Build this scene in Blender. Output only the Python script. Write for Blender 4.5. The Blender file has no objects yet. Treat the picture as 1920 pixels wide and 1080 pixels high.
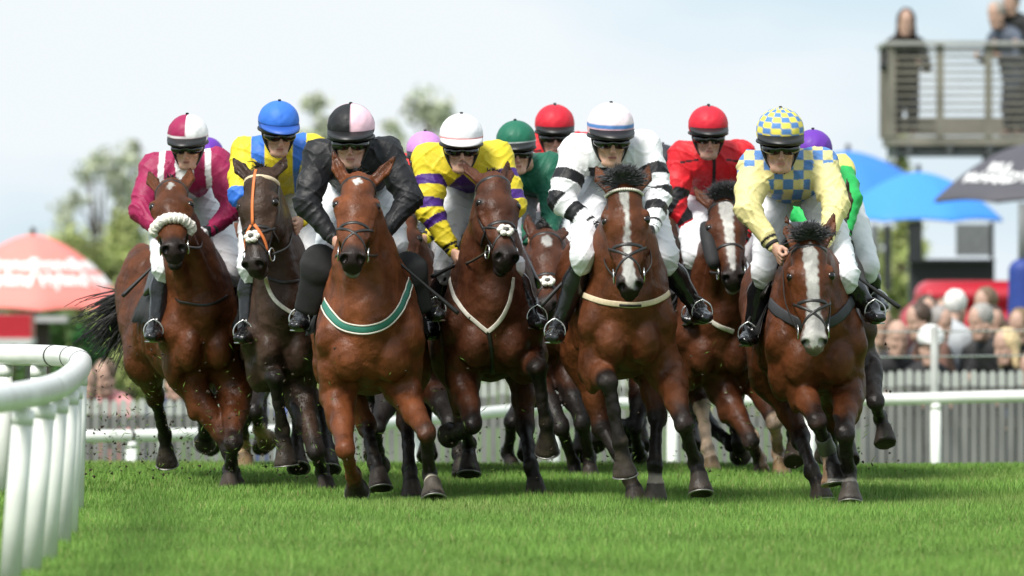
import bpy, math, random
import numpy as np
from mathutils import Vector, Matrix, Euler
random.seed(7); np.random.seed(7)
SC = bpy.context.scene
COL = SC.collection
Q = 1.0                      # voxel size factor

# ------------------------------------------------------------------ camera, sky, sun, exposure
HC, FPX, HORIZON = 1.39, 16000.0, 450.0
cam_data = bpy.data.cameras.new('camera')
cam = bpy.data.objects.new('camera', cam_data); COL.objects.link(cam)
cam.location = (0, 0, HC)
cam.rotation_euler = (math.radians(90) - math.atan((540 - HORIZON) / FPX), 0, 0)
cam_data.sensor_width = 36.0
cam_data.lens = 36.0 * FPX / 1920.0
cam_data.clip_start = 1.0; cam_data.clip_end = 3000.0
cam_data.dof.use_dof = True
cam_data.dof.focus_distance = 45.3
cam_data.dof.aperture_fstop = 4.0
SC.camera = cam

SUN_EL, SUN_AZ = math.radians(52), math.radians(215)   # azimuth measured clockwise from +Y
world = bpy.data.worlds.new('World'); SC.world = world; world.use_nodes = True
wn = world.node_tree.nodes; wl = world.node_tree.links
for n in list(wn): wn.remove(n)
wo = wn.new('ShaderNodeOutputWorld'); bg = wn.new('ShaderNodeBackground')
sky = wn.new('ShaderNodeTexSky'); sky.sky_type = 'NISHITA'; sky.sun_disc = False
sky.sun_elevation = SUN_EL; sky.sun_rotation = SUN_AZ
sky.air_density = 1.0; sky.dust_density = 1.5; sky.ozone_density = 1.0
tc = wn.new('ShaderNodeTexCoord'); mp = wn.new('ShaderNodeMapping'); mp.inputs['Scale'].default_value = (1, 1, 3.2)
nz = wn.new('ShaderNodeTexNoise'); nz.inputs['Scale'].default_value = 10.0; nz.inputs['Detail'].default_value = 4.0; nz.inputs['Roughness'].default_value = .5
rp = wn.new('ShaderNodeValToRGB'); rp.color_ramp.elements[0].position = .38; rp.color_ramp.elements[1].position = .58
mx = wn.new('ShaderNodeMixRGB'); mx.inputs['Color2'].default_value = (4.9, 5.2, 5.4, 1)
cool = wn.new('ShaderNodeMixRGB'); cool.inputs['Fac'].default_value = .88; cool.inputs['Color2'].default_value = (3.7, 4.65, 5.3, 1)
wl.new(tc.outputs['Generated'], mp.inputs['Vector']); wl.new(mp.outputs[0], nz.inputs['Vector'])
wl.new(nz.outputs['Fac'], rp.inputs['Fac']); wl.new(sky.outputs[0], cool.inputs['Color1']); wl.new(cool.outputs[0], mx.inputs['Color1'])
wl.new(rp.outputs['Color'], mx.inputs['Fac'])
wl.new(mx.outputs[0], bg.inputs['Color']); bg.inputs['Strength'].default_value = 0.10
wl.new(bg.outputs[0], wo.inputs['Surface'])
sd = bpy.data.lights.new('sun', 'SUN'); sd.energy = 2.7; sd.angle = math.radians(20); sd.color = (1, .955, .89)
sun = bpy.data.objects.new('sun', sd); COL.objects.link(sun)
sdir = Vector((math.sin(SUN_AZ) * math.cos(SUN_EL), math.cos(SUN_AZ) * math.cos(SUN_EL), math.sin(SUN_EL)))
sun.rotation_euler = sdir.to_track_quat('Z', 'Y').to_euler(); sun.location = (0, 20, 40)
SC.view_settings.view_transform = 'Standard'; SC.view_settings.look = 'None'
SC.view_settings.exposure = 0.88; SC.view_settings.gamma = 1.0

# ------------------------------------------------------------------ helpers
def W(px, py, D):
    """the place that stands D metres down the course on the line of sight measured in the photograph"""
    return np.array([(px - 960) * D / FPX, D, HC - (py - HORIZON) * D / FPX])
def nrm(v):
    v = np.asarray(v, float); l = np.linalg.norm(v); return v / (l if l > 1e-9 else 1)
def solve(A, px, py, L, sg=1):
    """joint at bone length L from joint A: sg=+1 reaches towards the camera, -1 folds back"""
    y = A[1]
    for _ in range(3):
        P = W(px, py, y); d = math.hypot(P[0] - A[0], P[2] - A[2])
        y = A[1] - sg * math.sqrt(max(L * L - d * d, 0.0))
    return W(px, py, y)

BASE = {}
def thing(name, label, cat, loc, group=None):
    o = bpy.data.objects.new(name, None); COL.objects.link(o)
    o.empty_display_size = .2
    o.location = tuple(float(v) for v in loc); o['label'] = label; o['category'] = cat
    if group: o['group'] = group
    BASE[o.name] = np.array(loc, float)
    return o
def base_of(parent):
    o = parent
    while o is not None and o.name not in BASE: o = o.parent
    return BASE[o.name] if o is not None else np.zeros(3)
def mk(name, V, F, mat, parent=None, col=None, smooth=True, label=None):
    """one mesh object; V in scene coordinates, stored relative to the base of its thing"""
    V = np.asarray(V, np.float32).reshape(-1, 3)
    if parent is not None: V = V - base_of(parent).astype(np.float32)
    me = bpy.data.meshes.new(name)
    if isinstance(F, np.ndarray) and F.ndim == 2:
        n, k = F.shape
        me.vertices.add(len(V)); me.vertices.foreach_set('co', V.ravel())
        me.loops.add(n * k); me.loops.foreach_set('vertex_index', F.astype(np.int32).ravel())
        me.polygons.add(n); me.polygons.foreach_set('loop_start', np.arange(n, dtype=np.int32) * k)
        me.polygons.foreach_set('loop_total', np.full(n, k, np.int32))
        me.update(calc_edges=True)
    else:
        me.from_pydata(V.tolist(), [], [list(map(int, f)) for f in F]); me.update()
    if smooth: me.polygons.foreach_set('use_smooth', np.ones(len(me.polygons), bool))
    if col is not None:
        c = np.ones((len(V), 4), np.float32); c[:, :3] = col
        a = me.color_attributes.new('Col', 'FLOAT_COLOR', 'POINT'); a.data.foreach_set('color', c.ravel())
    me.materials.append(mat)
    o = bpy.data.objects.new(name, me); COL.objects.link(o)
    if parent is not None: o.parent = parent
    if label: o['label'] = label
    return o

# ------------------------------------------------------------------ materials
MATS = {}
def mat(name, color=None, rough=.6, metal=0, noise=0, nscale=20, bump=0, bscale=60, spec=.5, coat=0, sheen=0, vcol=False, emis=None, aniso=(1, 1, 1), trans=0):
    if name in MATS: return MATS[name]
    m = bpy.data.materials.new(name); m.use_nodes = True
    nt = m.node_tree; b = nt.nodes['Principled BSDF']
    b.inputs['Roughness'].default_value = rough; b.inputs['Metallic'].default_value = metal
    b.inputs['Specular IOR Level'].default_value = spec
    b.inputs['Coat Weight'].default_value = coat; b.inputs['Coat Roughness'].default_value = .2
    b.inputs['Sheen Weight'].default_value = sheen
    src = None
    if vcol:
        at = nt.nodes.new('ShaderNodeAttribute'); at.attribute_name = 'Col'; src = at.outputs['Color']
    else:
        b.inputs['Base Color'].default_value = (*color, 1)
    tc = nt.nodes.new('ShaderNodeTexCoord'); mp = nt.nodes.new('ShaderNodeMapping'); mp.inputs['Scale'].default_value = aniso
    nt.links.new(tc.outputs['Object'], mp.inputs['Vector'])
    if noise:
        nz = nt.nodes.new('ShaderNodeTexNoise'); nz.inputs['Scale'].default_value = nscale; nz.inputs['Detail'].default_value = 5
        nt.links.new(mp.outputs[0], nz.inputs['Vector'])
        mr = nt.nodes.new('ShaderNodeMapRange'); mr.inputs[1].default_value = .3; mr.inputs[2].default_value = .7
        mr.inputs[3].default_value = 1 - noise; mr.inputs[4].default_value = 1 + noise
        nt.links.new(nz.outputs['Fac'], mr.inputs[0])
        mul = nt.nodes.new('ShaderNodeVectorMath'); mul.operation = 'SCALE'
        if src is not None: nt.links.new(src, mul.inputs[0])
        else: mul.inputs[0].default_value = color
        nt.links.new(mr.outputs[0], mul.inputs['Scale']); src = mul.outputs[0]
        r2 = nt.nodes.new('ShaderNodeMapRange'); r2.inputs[1].default_value = .3; r2.inputs[2].default_value = .7
        rv = .36 if name == 'coat_hair' else .15; r2.inputs[3].default_value = rough * (1 - rv); r2.inputs[4].default_value = min(1, rough * (1 + rv))
        nt.links.new(nz.outputs['Fac'], r2.inputs[0]); nt.links.new(r2.outputs[0], b.inputs['Roughness'])
    if src is not None: nt.links.new(src, b.inputs['Base Color'])
    if bump:
        n2 = nt.nodes.new('ShaderNodeTexNoise'); n2.inputs['Scale'].default_value = bscale; n2.inputs['Detail'].default_value = 4
        nt.links.new(mp.outputs[0], n2.inputs['Vector'])
        bp = nt.nodes.new('ShaderNodeBump'); bp.inputs['Strength'].default_value = 1; bp.inputs['Distance'].default_value = bump
        nt.links.new(n2.outputs['Fac'], bp.inputs['Height']); nt.links.new(bp.outputs[0], b.inputs['Normal'])
    if name == 'coat_hair':
        m3 = nt.nodes.new('ShaderNodeMapping'); m3.inputs['Scale'].default_value = (1, 1, .22); nt.links.new(tc.outputs['Object'], m3.inputs['Vector'])
        n3 = nt.nodes.new('ShaderNodeTexNoise'); n3.inputs['Scale'].default_value = 170; n3.inputs['Detail'].default_value = 3; nt.links.new(m3.outputs[0], n3.inputs['Vector'])
        b3 = nt.nodes.new('ShaderNodeBump'); b3.inputs['Distance'].default_value = .0022; nt.links.new(n3.outputs['Fac'], b3.inputs['Height']); nt.links.new(bp.outputs[0], b3.inputs['Normal']); nt.links.new(b3.outputs[0], b.inputs['Normal'])
    if emis:
        b.inputs['Emission Color'].default_value = (*emis[0], 1); b.inputs['Emission Strength'].default_value = emis[1]
    MATS[name] = m
    return m
def M(n): return MATS[n]

mat('coat_hair', rough=.42, vcol=True, noise=.40, nscale=9, bump=.011, bscale=17, spec=.42, coat=.04)
mat('mane_hair', (.012, .010, .009), rough=.45, noise=.3, nscale=60, bump=.003, bscale=120)
mat('eye_black', (.006, .004, .003), rough=.06)
mat('black_leather', (.016, .014, .013), rough=.4, noise=.25, nscale=40, bump=.0008, bscale=300)
mat('brown_leather', (.10, .042, .018), rough=.5, noise=.2)
mat('grey_leather', (.10, .095, .085), rough=.5, noise=.2)
mat('orange_rubber', (.62, .16, .035), rough=.6, noise=.1)
mat('cream_webbing', (.60, .49, .33), rough=.75, noise=.12, nscale=60)
mat('white_webbing', (.66, .62, .54), rough=.75, noise=.12, nscale=60)
mat('green_webbing', (.03, .17, .12), rough=.7, noise=.1)
mat('charcoal_webbing', (.035, .036, .04), rough=.7, noise=.1)
mat('sheepskin', (.86, .82, .74), rough=.95, noise=.15, nscale=80, bump=.01, bscale=110)
mat('steel', (.62, .62, .60), rough=.25, metal=1)
mat('steel_worn', (.30, .29, .27), rough=.45, metal=.8)
mat('cloth_black', (.014, .014, .015), rough=.8, noise=.3, nscale=15, bump=.002, bscale=25)
mat('silk', rough=.55, vcol=True, noise=.06, nscale=14, bump=.005, bscale=24, spec=.35)
mat('breeches_white', (.76, .77, .80), rough=.65, noise=.08, nscale=7, bump=.006, bscale=22)
mat('boot_black', (.008, .008, .009), rough=.22, noise=.2, nscale=20, bump=.003, bscale=22, spec=.6)
mat('skin', rough=.5, vcol=True, noise=.10, nscale=30, spec=.4)
mat('cap_silk', rough=.55, vcol=True, noise=.05, bump=.006, bscale=16, spec=.35)
mat('helmet_black', (.012, .012, .013), rough=.45)
mat('lens_black', (.004, .004, .005), rough=.05, spec=.9)
mat('whip_black', (.012, .011, .011), rough=.5)

# ------------------------------------------------------------------ implicit surfaces
class Field:
    def __init__(s, lo, hi, h):
        s.h = h; s.lo = np.array(lo, float); s.n = np.maximum(np.ceil((np.array(hi) - s.lo) / h).astype(int) + 1, 4)
        s.a = np.full(s.n, .15, np.float32)
    def box(s, lo, hi, pad):
        i0 = np.maximum(np.floor((np.array(lo) - pad - s.lo) / s.h).astype(int), 0)
        i1 = np.minimum(np.ceil((np.array(hi) + pad - s.lo) / s.h).astype(int) + 1, s.n)
        if (i1 <= i0).any(): return None
        ax = [(s.lo[k] + s.h * np.arange(i0[k], i1[k])).astype(np.float32) for k in range(3)]
        return tuple(slice(int(a), int(b)) for a, b in zip(i0, i1)), ax
    def put(s, sl, d, k, op):
        a = s.a[sl]; d = d.astype(np.float32)
        if op == 'u':
            if k > 0:
                hh = np.maximum(k - np.abs(a - d), 0) / k; s.a[sl] = np.minimum(a, d) - hh * hh * k * .25
            else: s.a[sl] = np.minimum(a, d)
        elif op == 's':
            d = -d; hh = np.maximum(k - np.abs(a - d), 0) / max(k, 1e-6); s.a[sl] = np.maximum(a, d) + hh * hh * k * .25
        elif op == 'i':
            s.a[sl] = np.maximum(a, d)
    def ell(s, c, R, r, k=.02, op='u'):
        """ellipsoid: centre c, rows of R its axes, radii r"""
        c = np.asarray(c, float); R = np.asarray(R, float); r = np.asarray(r, float)
        ext = np.sqrt(((R * r[:, None]) ** 2).sum(0)); q = s.box(c - ext, c + ext, k + 2 * s.h)
        if q is None: return s
        sl, (x, y, z) = q; x = x[:, None, None] - c[0]; y = y[None, :, None] - c[1]; z = z[None, None, :] - c[2]
        k0 = 0; k1 = 0
        for i in range(3):
            t = x * R[i, 0] + y * R[i, 1] + z * R[i, 2]; k0 = k0 + (t / r[i]) ** 2; k1 = k1 + (t / r[i] ** 2) ** 2
        k0 = np.sqrt(k0); k1 = np.sqrt(k1) + 1e-6
        s.put(sl, k0 * (k0 - 1) / k1, k, op); return s
    def cap(s, a, b, ra, rb, u=None, k=.02, op='u', cutb=None):
        """tapered capsule; ra, rb = radius or (side radius, other radius); u = side direction"""
        a = np.asarray(a, float); b = np.asarray(b, float); L = np.linalg.norm(b - a)
        if L < 1e-5: b = a + np.array([0, 0, 1e-4]); L = 1e-4
        w = (b - a) / L
        if np.isscalar(ra): ra = (ra, ra)
        if np.isscalar(rb): rb = (rb, rb)
        if u is None: u = np.array([1., 0, 0]) if abs(w[0]) < .9 else np.array([0, 1., 0])
        u = np.asarray(u, float); u = nrm(u - w * (u @ w)); v = np.cross(w, u)
        m = max(*ra, *rb)
        q = s.box(np.minimum(a, b) - m, np.maximum(a, b) + m, k + 2 * s.h)
        if q is None: return s
        sl, (x, y, z) = q; x = x[:, None, None] - a[0]; y = y[None, :, None] - a[1]; z = z[None, None, :] - a[2]
        t = x * w[0] + y * w[1] + z * w[2]; pu = x * u[0] + y * u[1] + z * u[2]; pv = x * v[0] + y * v[1] + z * v[2]
        f = np.clip(t / L, 0, 1); e = t - f * L
        ru = ra[0] + (rb[0] - ra[0]) * f; rv = ra[1] + (rb[1] - ra[1]) * f; rc = np.minimum(ru, rv)
        k0 = np.sqrt((pu / ru) ** 2 + (pv / rv) ** 2 + (e / rc) ** 2)
        k1 = np.sqrt((pu / ru ** 2) ** 2 + (pv / rv ** 2) ** 2 + (e / rc ** 2) ** 2) + 1e-6
        d = k0 * (k0 - 1) / k1
        if cutb is not None: d = np.maximum(d, t - L - cutb)
        s.put(sl, d, k, op); return s
    def halfspace(s, p, n, lo, hi, keep=True):
        """cut away what lies beyond plane (p, n) inside the box lo..hi"""
        q = s.box(lo, hi, 0)
        if q is None: return
        sl, (x, y, z) = q; n = nrm(n)
        d = (x[:, None, None] - p[0]) * n[0] + (y[None, :, None] - p[1]) * n[1] + (z[None, None, :] - p[2]) * n[2]
        s.a[sl] = np.maximum(s.a[sl], d.astype(np.float32))
    def warp(s, fn):
        ax = [(s.lo[k] + s.h * np.arange(s.n[k])).astype(np.float32) for k in range(3)]
        for i in range(0, s.n[0], 32):
            sl = s.a[i:i + 32]; m = np.abs(sl) < .05
            if m.any():
                ii = np.nonzero(m); sl[m] += fn(ax[0][i:i + 32][ii[0]], ax[1][ii[1]], ax[2][ii[2]]).astype(np.float32)
    def at(s, p):
        g = (np.asarray(p) - s.lo) / s.h; i = np.floor(g).astype(int)
        if (i < 0).any() or (i >= s.n - 1).any(): return .15
        f = g - i; c = s.a[i[0]:i[0] + 2, i[1]:i[1] + 2, i[2]:i[2] + 2]
        c = c[0] * (1 - f[0]) + c[1] * f[0]; c = c[0] * (1 - f[1]) + c[1] * f[1]; return float(c[0] * (1 - f[2]) + c[1] * f[2])
    def march(s, p, d, maxd=2.0, off=0.0):
        p = np.array(p, float); d = nrm(d); t = 0
        while t < maxd:
            v = s.at(p + d * t) - off
            if v < .0008: return p + d * t
            t += max(min(v * .8, .05), .002)
        return None
    def mesh(s):
        A = s.a; A[0] = A[-1] = .1; A[:, 0] = A[:, -1] = .1; A[:, :, 0] = A[:, :, -1] = .1
        sg = A < 0; n = np.array(A.shape) - 1
        c = np.zeros(n, np.uint8); u = sg.astype(np.uint8)
        for dx in (0, 1):
            for dy in (0, 1):
                for dz in (0, 1): c += u[dx:dx + n[0], dy:dy + n[1], dz:dz + n[2]]
        act = (c > 0) & (c < 8); idx = np.argwhere(act).astype(np.int32)
        vid = np.full(n, -1, np.int32); vid[act] = np.arange(len(idx))
        pos = np.zeros((len(idx), 3), np.float32); cnt = np.zeros(len(idx), np.float32)
        I, J, K = idx.T
        for ax in range(3):
            for p in (0, 1):
                for r in (0, 1):
                    o = [0, 0, 0]; o[(ax + 1) % 3] = p; o[(ax + 2) % 3] = r; o2 = list(o); o2[ax] = 1
                    va = A[I + o[0], J + o[1], K + o[2]]; vb = A[I + o2[0], J + o2[1], K + o2[2]]
                    m = (va < 0) != (vb < 0); t = va[m] / (va[m] - vb[m])
                    q = np.empty((m.sum(), 3), np.float32); q[:] = o; q[:, ax] = t
                    pos[m] += q; cnt[m] += 1
        V = (pos / cnt[:, None] + idx) * s.h + s.lo
        Fs = []
        for ax in range(3):
            b, cx = (ax + 1) % 3, (ax + 2) % 3
            s0 = [slice(None)] * 3; s1 = [slice(None)] * 3; s0[ax] = slice(0, -1); s1[ax] = slice(1, None)
            dif = sg[tuple(s0)] != sg[tuple(s1)]; e = np.argwhere(dif).astype(np.int32)
            e = e[(e[:, b] > 0) & (e[:, cx] > 0) & (e[:, b] < n[b]) & (e[:, cx] < n[cx])]
            pos_in = sg[e[:, 0], e[:, 1], e[:, 2]]
            def g(db, dc):
                f = e.copy(); f[:, b] -= db; f[:, cx] -= dc; return vid[f[:, 0], f[:, 1], f[:, 2]]
            quad = np.stack([g(1, 1), g(0, 1), g(0, 0), g(1, 0)], 1)
            quad[~pos_in] = quad[~pos_in][:, ::-1]; Fs.append(quad)
        return V, np.concatenate(Fs)

def bounds(pts, pad):
    P = np.array(pts); return P.min(0) - pad, P.max(0) + pad

# ------------------------------------------------------------------ tubes, straps, lathes
def catmull(P, n=6, closed=False):
    P = [np.asarray(p, float) for p in P]; m = len(P); out = []
    if m < 3 and not closed: return np.array([P[0] + (P[-1] - P[0]) * t for t in np.linspace(0, 1, n + 1)])
    rng = range(m if closed else m - 1)
    for i in rng:
        if closed: p0, p1, p2, p3 = P[i - 1], P[i], P[(i + 1) % m], P[(i + 2) % m]
        else: p0, p1, p2, p3 = P[max(i - 1, 0)], P[i], P[i + 1], P[min(i + 2, m - 1)]
        for t in np.arange(n) / n:
            out.append(.5 * ((2 * p1) + (-p0 + p2) * t + (2 * p0 - 5 * p1 + 4 * p2 - p3) * t * t + (-p0 + 3 * p1 - 3 * p2 + p3) * t ** 3))
    if not closed: out.append(P[-1])
    return np.array(out)
def tube(P, r, n=8, closed=False, flat=1.0, N=None):
    """tube along P; r scalar or list; flat<1 squashes it across direction N (one per point)"""
    P = np.asarray(P, float); m = len(P); r = np.broadcast_to(np.asarray(r, float), (m,)) if np.ndim(r) < 2 else r
    V = []; F = []; prev = None
    for i in range(m):
        if closed: T = nrm(P[(i + 1) % m] - P[i - 1])
        else: T = nrm(P[min(i + 1, m - 1)] - P[max(i - 1, 0)])
        if N is not None: a = np.asarray(N[i], float)
        else: a = prev if prev is not None else (np.array([0, 0, 1.]) if abs(T[2]) < .9 else np.array([1., 0, 0]))
        a = nrm(a - T * (a @ T)); b = np.cross(T, a); prev = a
        for k in range(n):
            th = 2 * math.pi * k / n; V.append(P[i] + a * math.cos(th) * r[i] * flat + b * math.sin(th) * r[i])
    for i in range(m if closed else m - 1):
        j = (i + 1) % m
        for k in range(n):
            l = (k + 1) % n; F.append((i * n + k, i * n + l, j * n + l, j * n + k))
    if not closed: F.append(tuple(range(n))[::-1]); F.append(tuple((m - 1) * n + k for k in range(n)))
    return np.array(V), F
def join(parts):
    V = []; F = []; o = 0
    for v, f in parts:
        V.append(np.asarray(v)); F += [tuple(int(i) + o for i in q) for q in f]; o += len(v)
    return np.concatenate(V), F
def boxm(c, s, R=None):
    c = np.asarray(c, float); s = np.asarray(s, float) / 2
    V = np.array([[x, y, z] for x in (-1, 1) for y in (-1, 1) for z in (-1, 1)]) * s
    if R is not None: V = V @ np.asarray(R)
    return V + c, [(0, 1, 3, 2), (4, 6, 7, 5), (0, 4, 5, 1), (2, 3, 7, 6), (0, 2, 6, 4), (1, 5, 7, 3)]
def sphere(c, r, n=14, m=8, R=None):
    V = []; F = []; r = np.broadcast_to(np.asarray(r, float), (3,))
    for i in range(m + 1):
        ph = math.pi * i / m
        for k in range(n):
            th = 2 * math.pi * k / n; V.append([math.sin(ph) * math.cos(th), math.sin(ph) * math.sin(th), math.cos(ph)])
    V = np.array(V) * r
    if R is not None: V = V @ np.asarray(R)
    for i in range(m):
        for k in range(n):
            l = (k + 1) % n; F.append((i * n + k, (i + 1) * n + k, (i + 1) * n + l, i * n + l))
    return V + np.asarray(c), F
# ------------------------------------------------------------------ horses
def seg_param(V, a, b):
    ab = b - a; t = np.clip(((V - a) @ ab) / (ab @ ab), 0, 1); return t, np.linalg.norm(V - (a + t[:, None] * ab), axis=1)
def sstep(a, b, x):
    t = np.clip((x - a) / (b - a), 0, 1); return t * t * (3 - 2 * t)

def horse(h):
    D = h['D']; h.setdefault('vox', .010)
    cx = h['cx']; C0 = W(cx, 600, D); R0 = W(h['rump'], 600, D + 1.9)
    B = nrm([R0[0] - C0[0], R0[1] - C0[1], 0]); S = np.array([B[1], -B[0], 0]); U = np.array([0, 0, 1.])
    hw = h.get('hw', .28) * .91; zf = W(cx, h['floor'] - 16, D + .3)[2]; zw = zf + h.get('depth', .76)
    base = np.array([C0[0] + B[0] * .7, C0[1] + B[1] * .7, 0.0])
    root = thing('racehorse', h['label'], 'horse', base, 'racehorses galloping in the pack')
    def T(b, s, z): return np.array([C0[0], C0[1], 0]) + B * b + S * s + U * z
    st = [(.10, .62, .09, .58), (.20, .82, .02, .86), (.38, .97, -.02, .98), (.62, 1.0, -.03, .92), (.9, .93, -.03, .98), (1.2, .91, .03, 1.05),
          (1.5, .96, .12, 1.05), (1.78, .96, .27, 1.0), (1.95, .86, .36, .80)]
    # ---- head frame
    pd = h.get('poll_d', D - .12)
    poll = W(*h['poll'], pd); L = .60 * h.get('hl', 1)
    muz = solve(poll, *h['muz'], L, 1); f = nrm(muz - poll)
    n = np.array([0, -1., .35]); n = nrm(n - f * (n @ f)); yaw = math.radians(h.get('hyaw', 0))
    s = np.cross(f, n); s = s if s[0] > 0 else -s
    n = n * math.cos(yaw) + s * math.sin(yaw); s = nrm(np.cross(f, n)); s = s if s[0] > 0 else -s
    hs = h.get('hs', 1.0)
    def H(t, a, b): return poll + f * t * L / .6 + s * a * hs + n * b * hs
    Rh = np.array([f, s, n])
    # ---- legs
    fl = []
    for side, J in (('l', h['fl']), ('r', h['fr'])):
        sg = -1 if side == 'l' else 1
        top = T(.30, sg * hw * .55, zf + .26)
        elb = W(*J[0][:2], D + .22)
        knee = solve(elb, *J[1][:2], J[1][3] if len(J[1]) > 3 else .45, J[1][2]); fet = solve(knee, *J[2][:2], .31, J[2][2])
        hoof = solve(fet, *J[3][:2], .15, J[3][2]); fl.append((top, elb, knee, fet, hoof, sg, J))
    hl = []
    for side, J in (('l', h.get('hl_')), ('r', h.get('hr_'))):
        sg = -1 if side == 'l' else 1
        hip = T(1.68, sg * hw * .55, zf + .50)
        if J is None:
            stf = T(1.35, sg * hw * .75, zf + .12); hock = T(1.75, sg * .17, zf - .14); fet = T(1.62, sg * .16, .26); hoof = T(1.50, sg * .16, .12)
        else:
            off = J[3] if len(J) > 3 else 1.2
            hock = W(*J[0][:2], D + off + .12); fet = solve(hock, *J[1][:2], .36, J[1][2]); hoof = solve(fet, *J[2][:2], .15, J[2][2])
            stf = T(1.25, sg * hw * .8, zf + .14) * .7 + hock * .3; stf[2] = zf + .10
        hl.append((hip, stf, hock, fet, hoof, sg, J))
    pts = [T(0, 0, zf), T(2.2, .4, zw), T(2.2, -.4, zw), poll, muz, T(0, .4, zf), T(0, -.4, zf)]
    for x in fl + hl: pts += list(x[:5])
    for e in h['ears']: pts.append(W(*e, pd + .05))
    lo, hi = bounds(pts, .17); lo[2] = max(lo[2], -.05)
    fd = Field(lo, hi, h['vox'] * Q)
    # ---- trunk
    for (b0, t0, u0, w0), (b1, t1, u1, w1) in zip(st[:-1], st[1:]):
        H_ = zw - zf
        e0, e1 = u0 + (t0 - u0) * .80, u1 + (t1 - u1) * .80
        fd.cap(T(b0, 0, zf + H_ * (e0 + u0) / 2), T(b1, 0, zf + H_ * (e1 + u1) / 2), (hw * w0, H_ * (e0 - u0) / 2), (hw * w1, H_ * (e1 - u1) / 2), S, k=.05)
        fd.cap(T(b0, 0, zf + H_ * (t0 - .26)), T(b1, 0, zf + H_ * (t1 - .26)), (hw * .52 * w0, H_ * .26), (hw * .52 * w1, H_ * .26), S, k=.10)
    for sg in (-1, 1):
        fd.cap(T(.42, sg * hw * .38, zf + .62), T(.12, sg * hw * .70, zf + .26), (.08, .13), (.105, .13), S, k=.07)     # shoulder
        fd.ell(T(.055, sg * hw * .40, zf + .185), np.array([S, B, U]), (hw * .40, .115, .135), k=.014); fd.ell(T(.09, sg * hw * .34, zf + .33), np.array([S, B, U]), (hw * .30, .10, .13), k=.03); fd.cap(T(.02, sg * hw * .16, zf + .30), T(.10, sg * hw * .78, zf + .02), .012, .018, k=.05, op='s')                    # breast lobes
        fd.ell(T(.20, sg * hw * .70, zf + .12), np.array([S, B, U]), (hw * .34, .15, .16), k=.03)
        fd.ell(T(1.72, sg * hw * .5, zf + .50), np.array([S, B, U]), (hw * .55, .27, .27), k=.06)                      # haunches
        fd.cap(T(.40, sg * hw * .62, zf + .60), T(.20, sg * hw * .88, zf + .22), .035, .04, k=.06)                      # edge of the shoulder blade
        for q in range(5):
            fd.cap(T(.62 + q * .13, sg * hw * 1.0, zf + .35), T(.70 + q * .13, sg * hw * .93, zf + .15), .018, .014, k=.05)
    # ---- neck
    nb = T(.30, 0, zf + .50); nb2 = T(.10, 0, zf + .42)
    thr = H(.10, 0, -.12); pk = H(.0, 0, -.07)
    m1 = pk * .66 + nb * .34; m2 = pk * .33 + nb * .67
    nw = h.get('nw', 1.0) * .95
    fd.cap(pk, m1, (.078 * nw, .095), (.110 * nw, .15), S, k=.05)
    fd.cap(m1, m2, (.110 * nw, .15), (.150 * nw, .21), S, k=.05)
    fd.cap(m2, nb, (.150 * nw, .21), (.19 * nw, .28), S, k=.09)
    fd.cap(m2, nb2, (.12 * nw, .16), (.165 * nw, .20), S, k=.09)
    for sg in (-1, 1): fd.cap(thr + s * sg * .035, T(.02, sg * .07, zf + .36), .035, .055, k=.04)                          # jugular muscles
    #groove                                            # groove of the breast
    # ---- head
    k = .022
    fd.ell(H(.07, 0, -.035), Rh, (.13, .092 * hs, .10 * hs), k=k)
    fd.ell(H(.19, 0, -.03), Rh, (.12, .105 * hs, .088 * hs), k=k)
    for sg in (-1, 1):
        fd.ell(H(.22, sg * .055, -.13), Rh, (.13, .048 * hs, .105 * hs), k=.03)
        fd.ell(H(.175, sg * .098, -.015), Rh, (.050, .030 * hs, .032 * hs), k=.015)
        fd.cap(H(.21, sg * .098, -.035), H(.40, sg * .066, -.045), .019, .010, k=.02)
    fd.cap(H(.24, 0, -.035), H(.47, 0, -.045), (.088 * hs, .075 * hs), (.056 * hs, .050 * hs), s, k=k)
    fd.cap(H(.25, 0, -.13), H(.50, 0, -.105), (.05, .055), (.040, .030), s, k=k)
    fd.ell(H(.515, 0, -.055), Rh, (.075, .068 * hs, .066 * hs), k=k)
    gape = h.get('gape', 0)
    fd.ell(H(.535 - gape, 0, -.135 - gape), Rh, (.050, .042, .028), k=.02)
    fd.ell(H(.565, 0, -.085), Rh, (.030, .050, .030), k=.012)
    for sg in (-1, 1):
        fd.ell(H(.535, sg * .046, -.028), Rh, (.036, .026, .030), k=.012)
        nn = nrm(f * .75 + n * .45 + s * sg * .55); fd.ell(H(.565, sg * .047, -.016), np.array([nn, nrm(np.cross(nn, n)), nrm(np.cross(nn, np.cross(nn, n)))]), (.030, .019, .025), k=.006, op='s')
        fd.ell(H(.188, sg * .122, -.010), Rh, (.017, .014, .014), k=.008, op='s')
    fd.cap(H(.56 - gape, -.045, -.108 - gape * .4), H(.56 - gape, .045, -.108 - gape * .4), .004 + gape * .3, .004 + gape * .3, k=.006, op='s')
    for e, sg in zip(h['ears'], (-1, 1)):
        root_ = H(-.005, sg * .068, -.03); tip = solve(root_, *e, .185, -1); mid = root_ * .55 + tip * .45 + s * sg * .012
        ax = nrm(tip - root_); uu = nrm(np.cross(ax, n) + n * sg * .0)
        fd.cap(root_, mid, (.034, .024), (.038, .018), uu, k=.02); fd.cap(mid, tip, (.038, .018), (.007, .006), uu, k=.012)
        fr = nrm(n - ax * (n @ ax) + s * sg * .55)
        fd.cap(root_ * .8 + mid * .2 + fr * .024, mid * .45 + tip * .55 + fr * .012, (.018, .015), (.012, .009), uu, k=.008, op='s')
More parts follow.
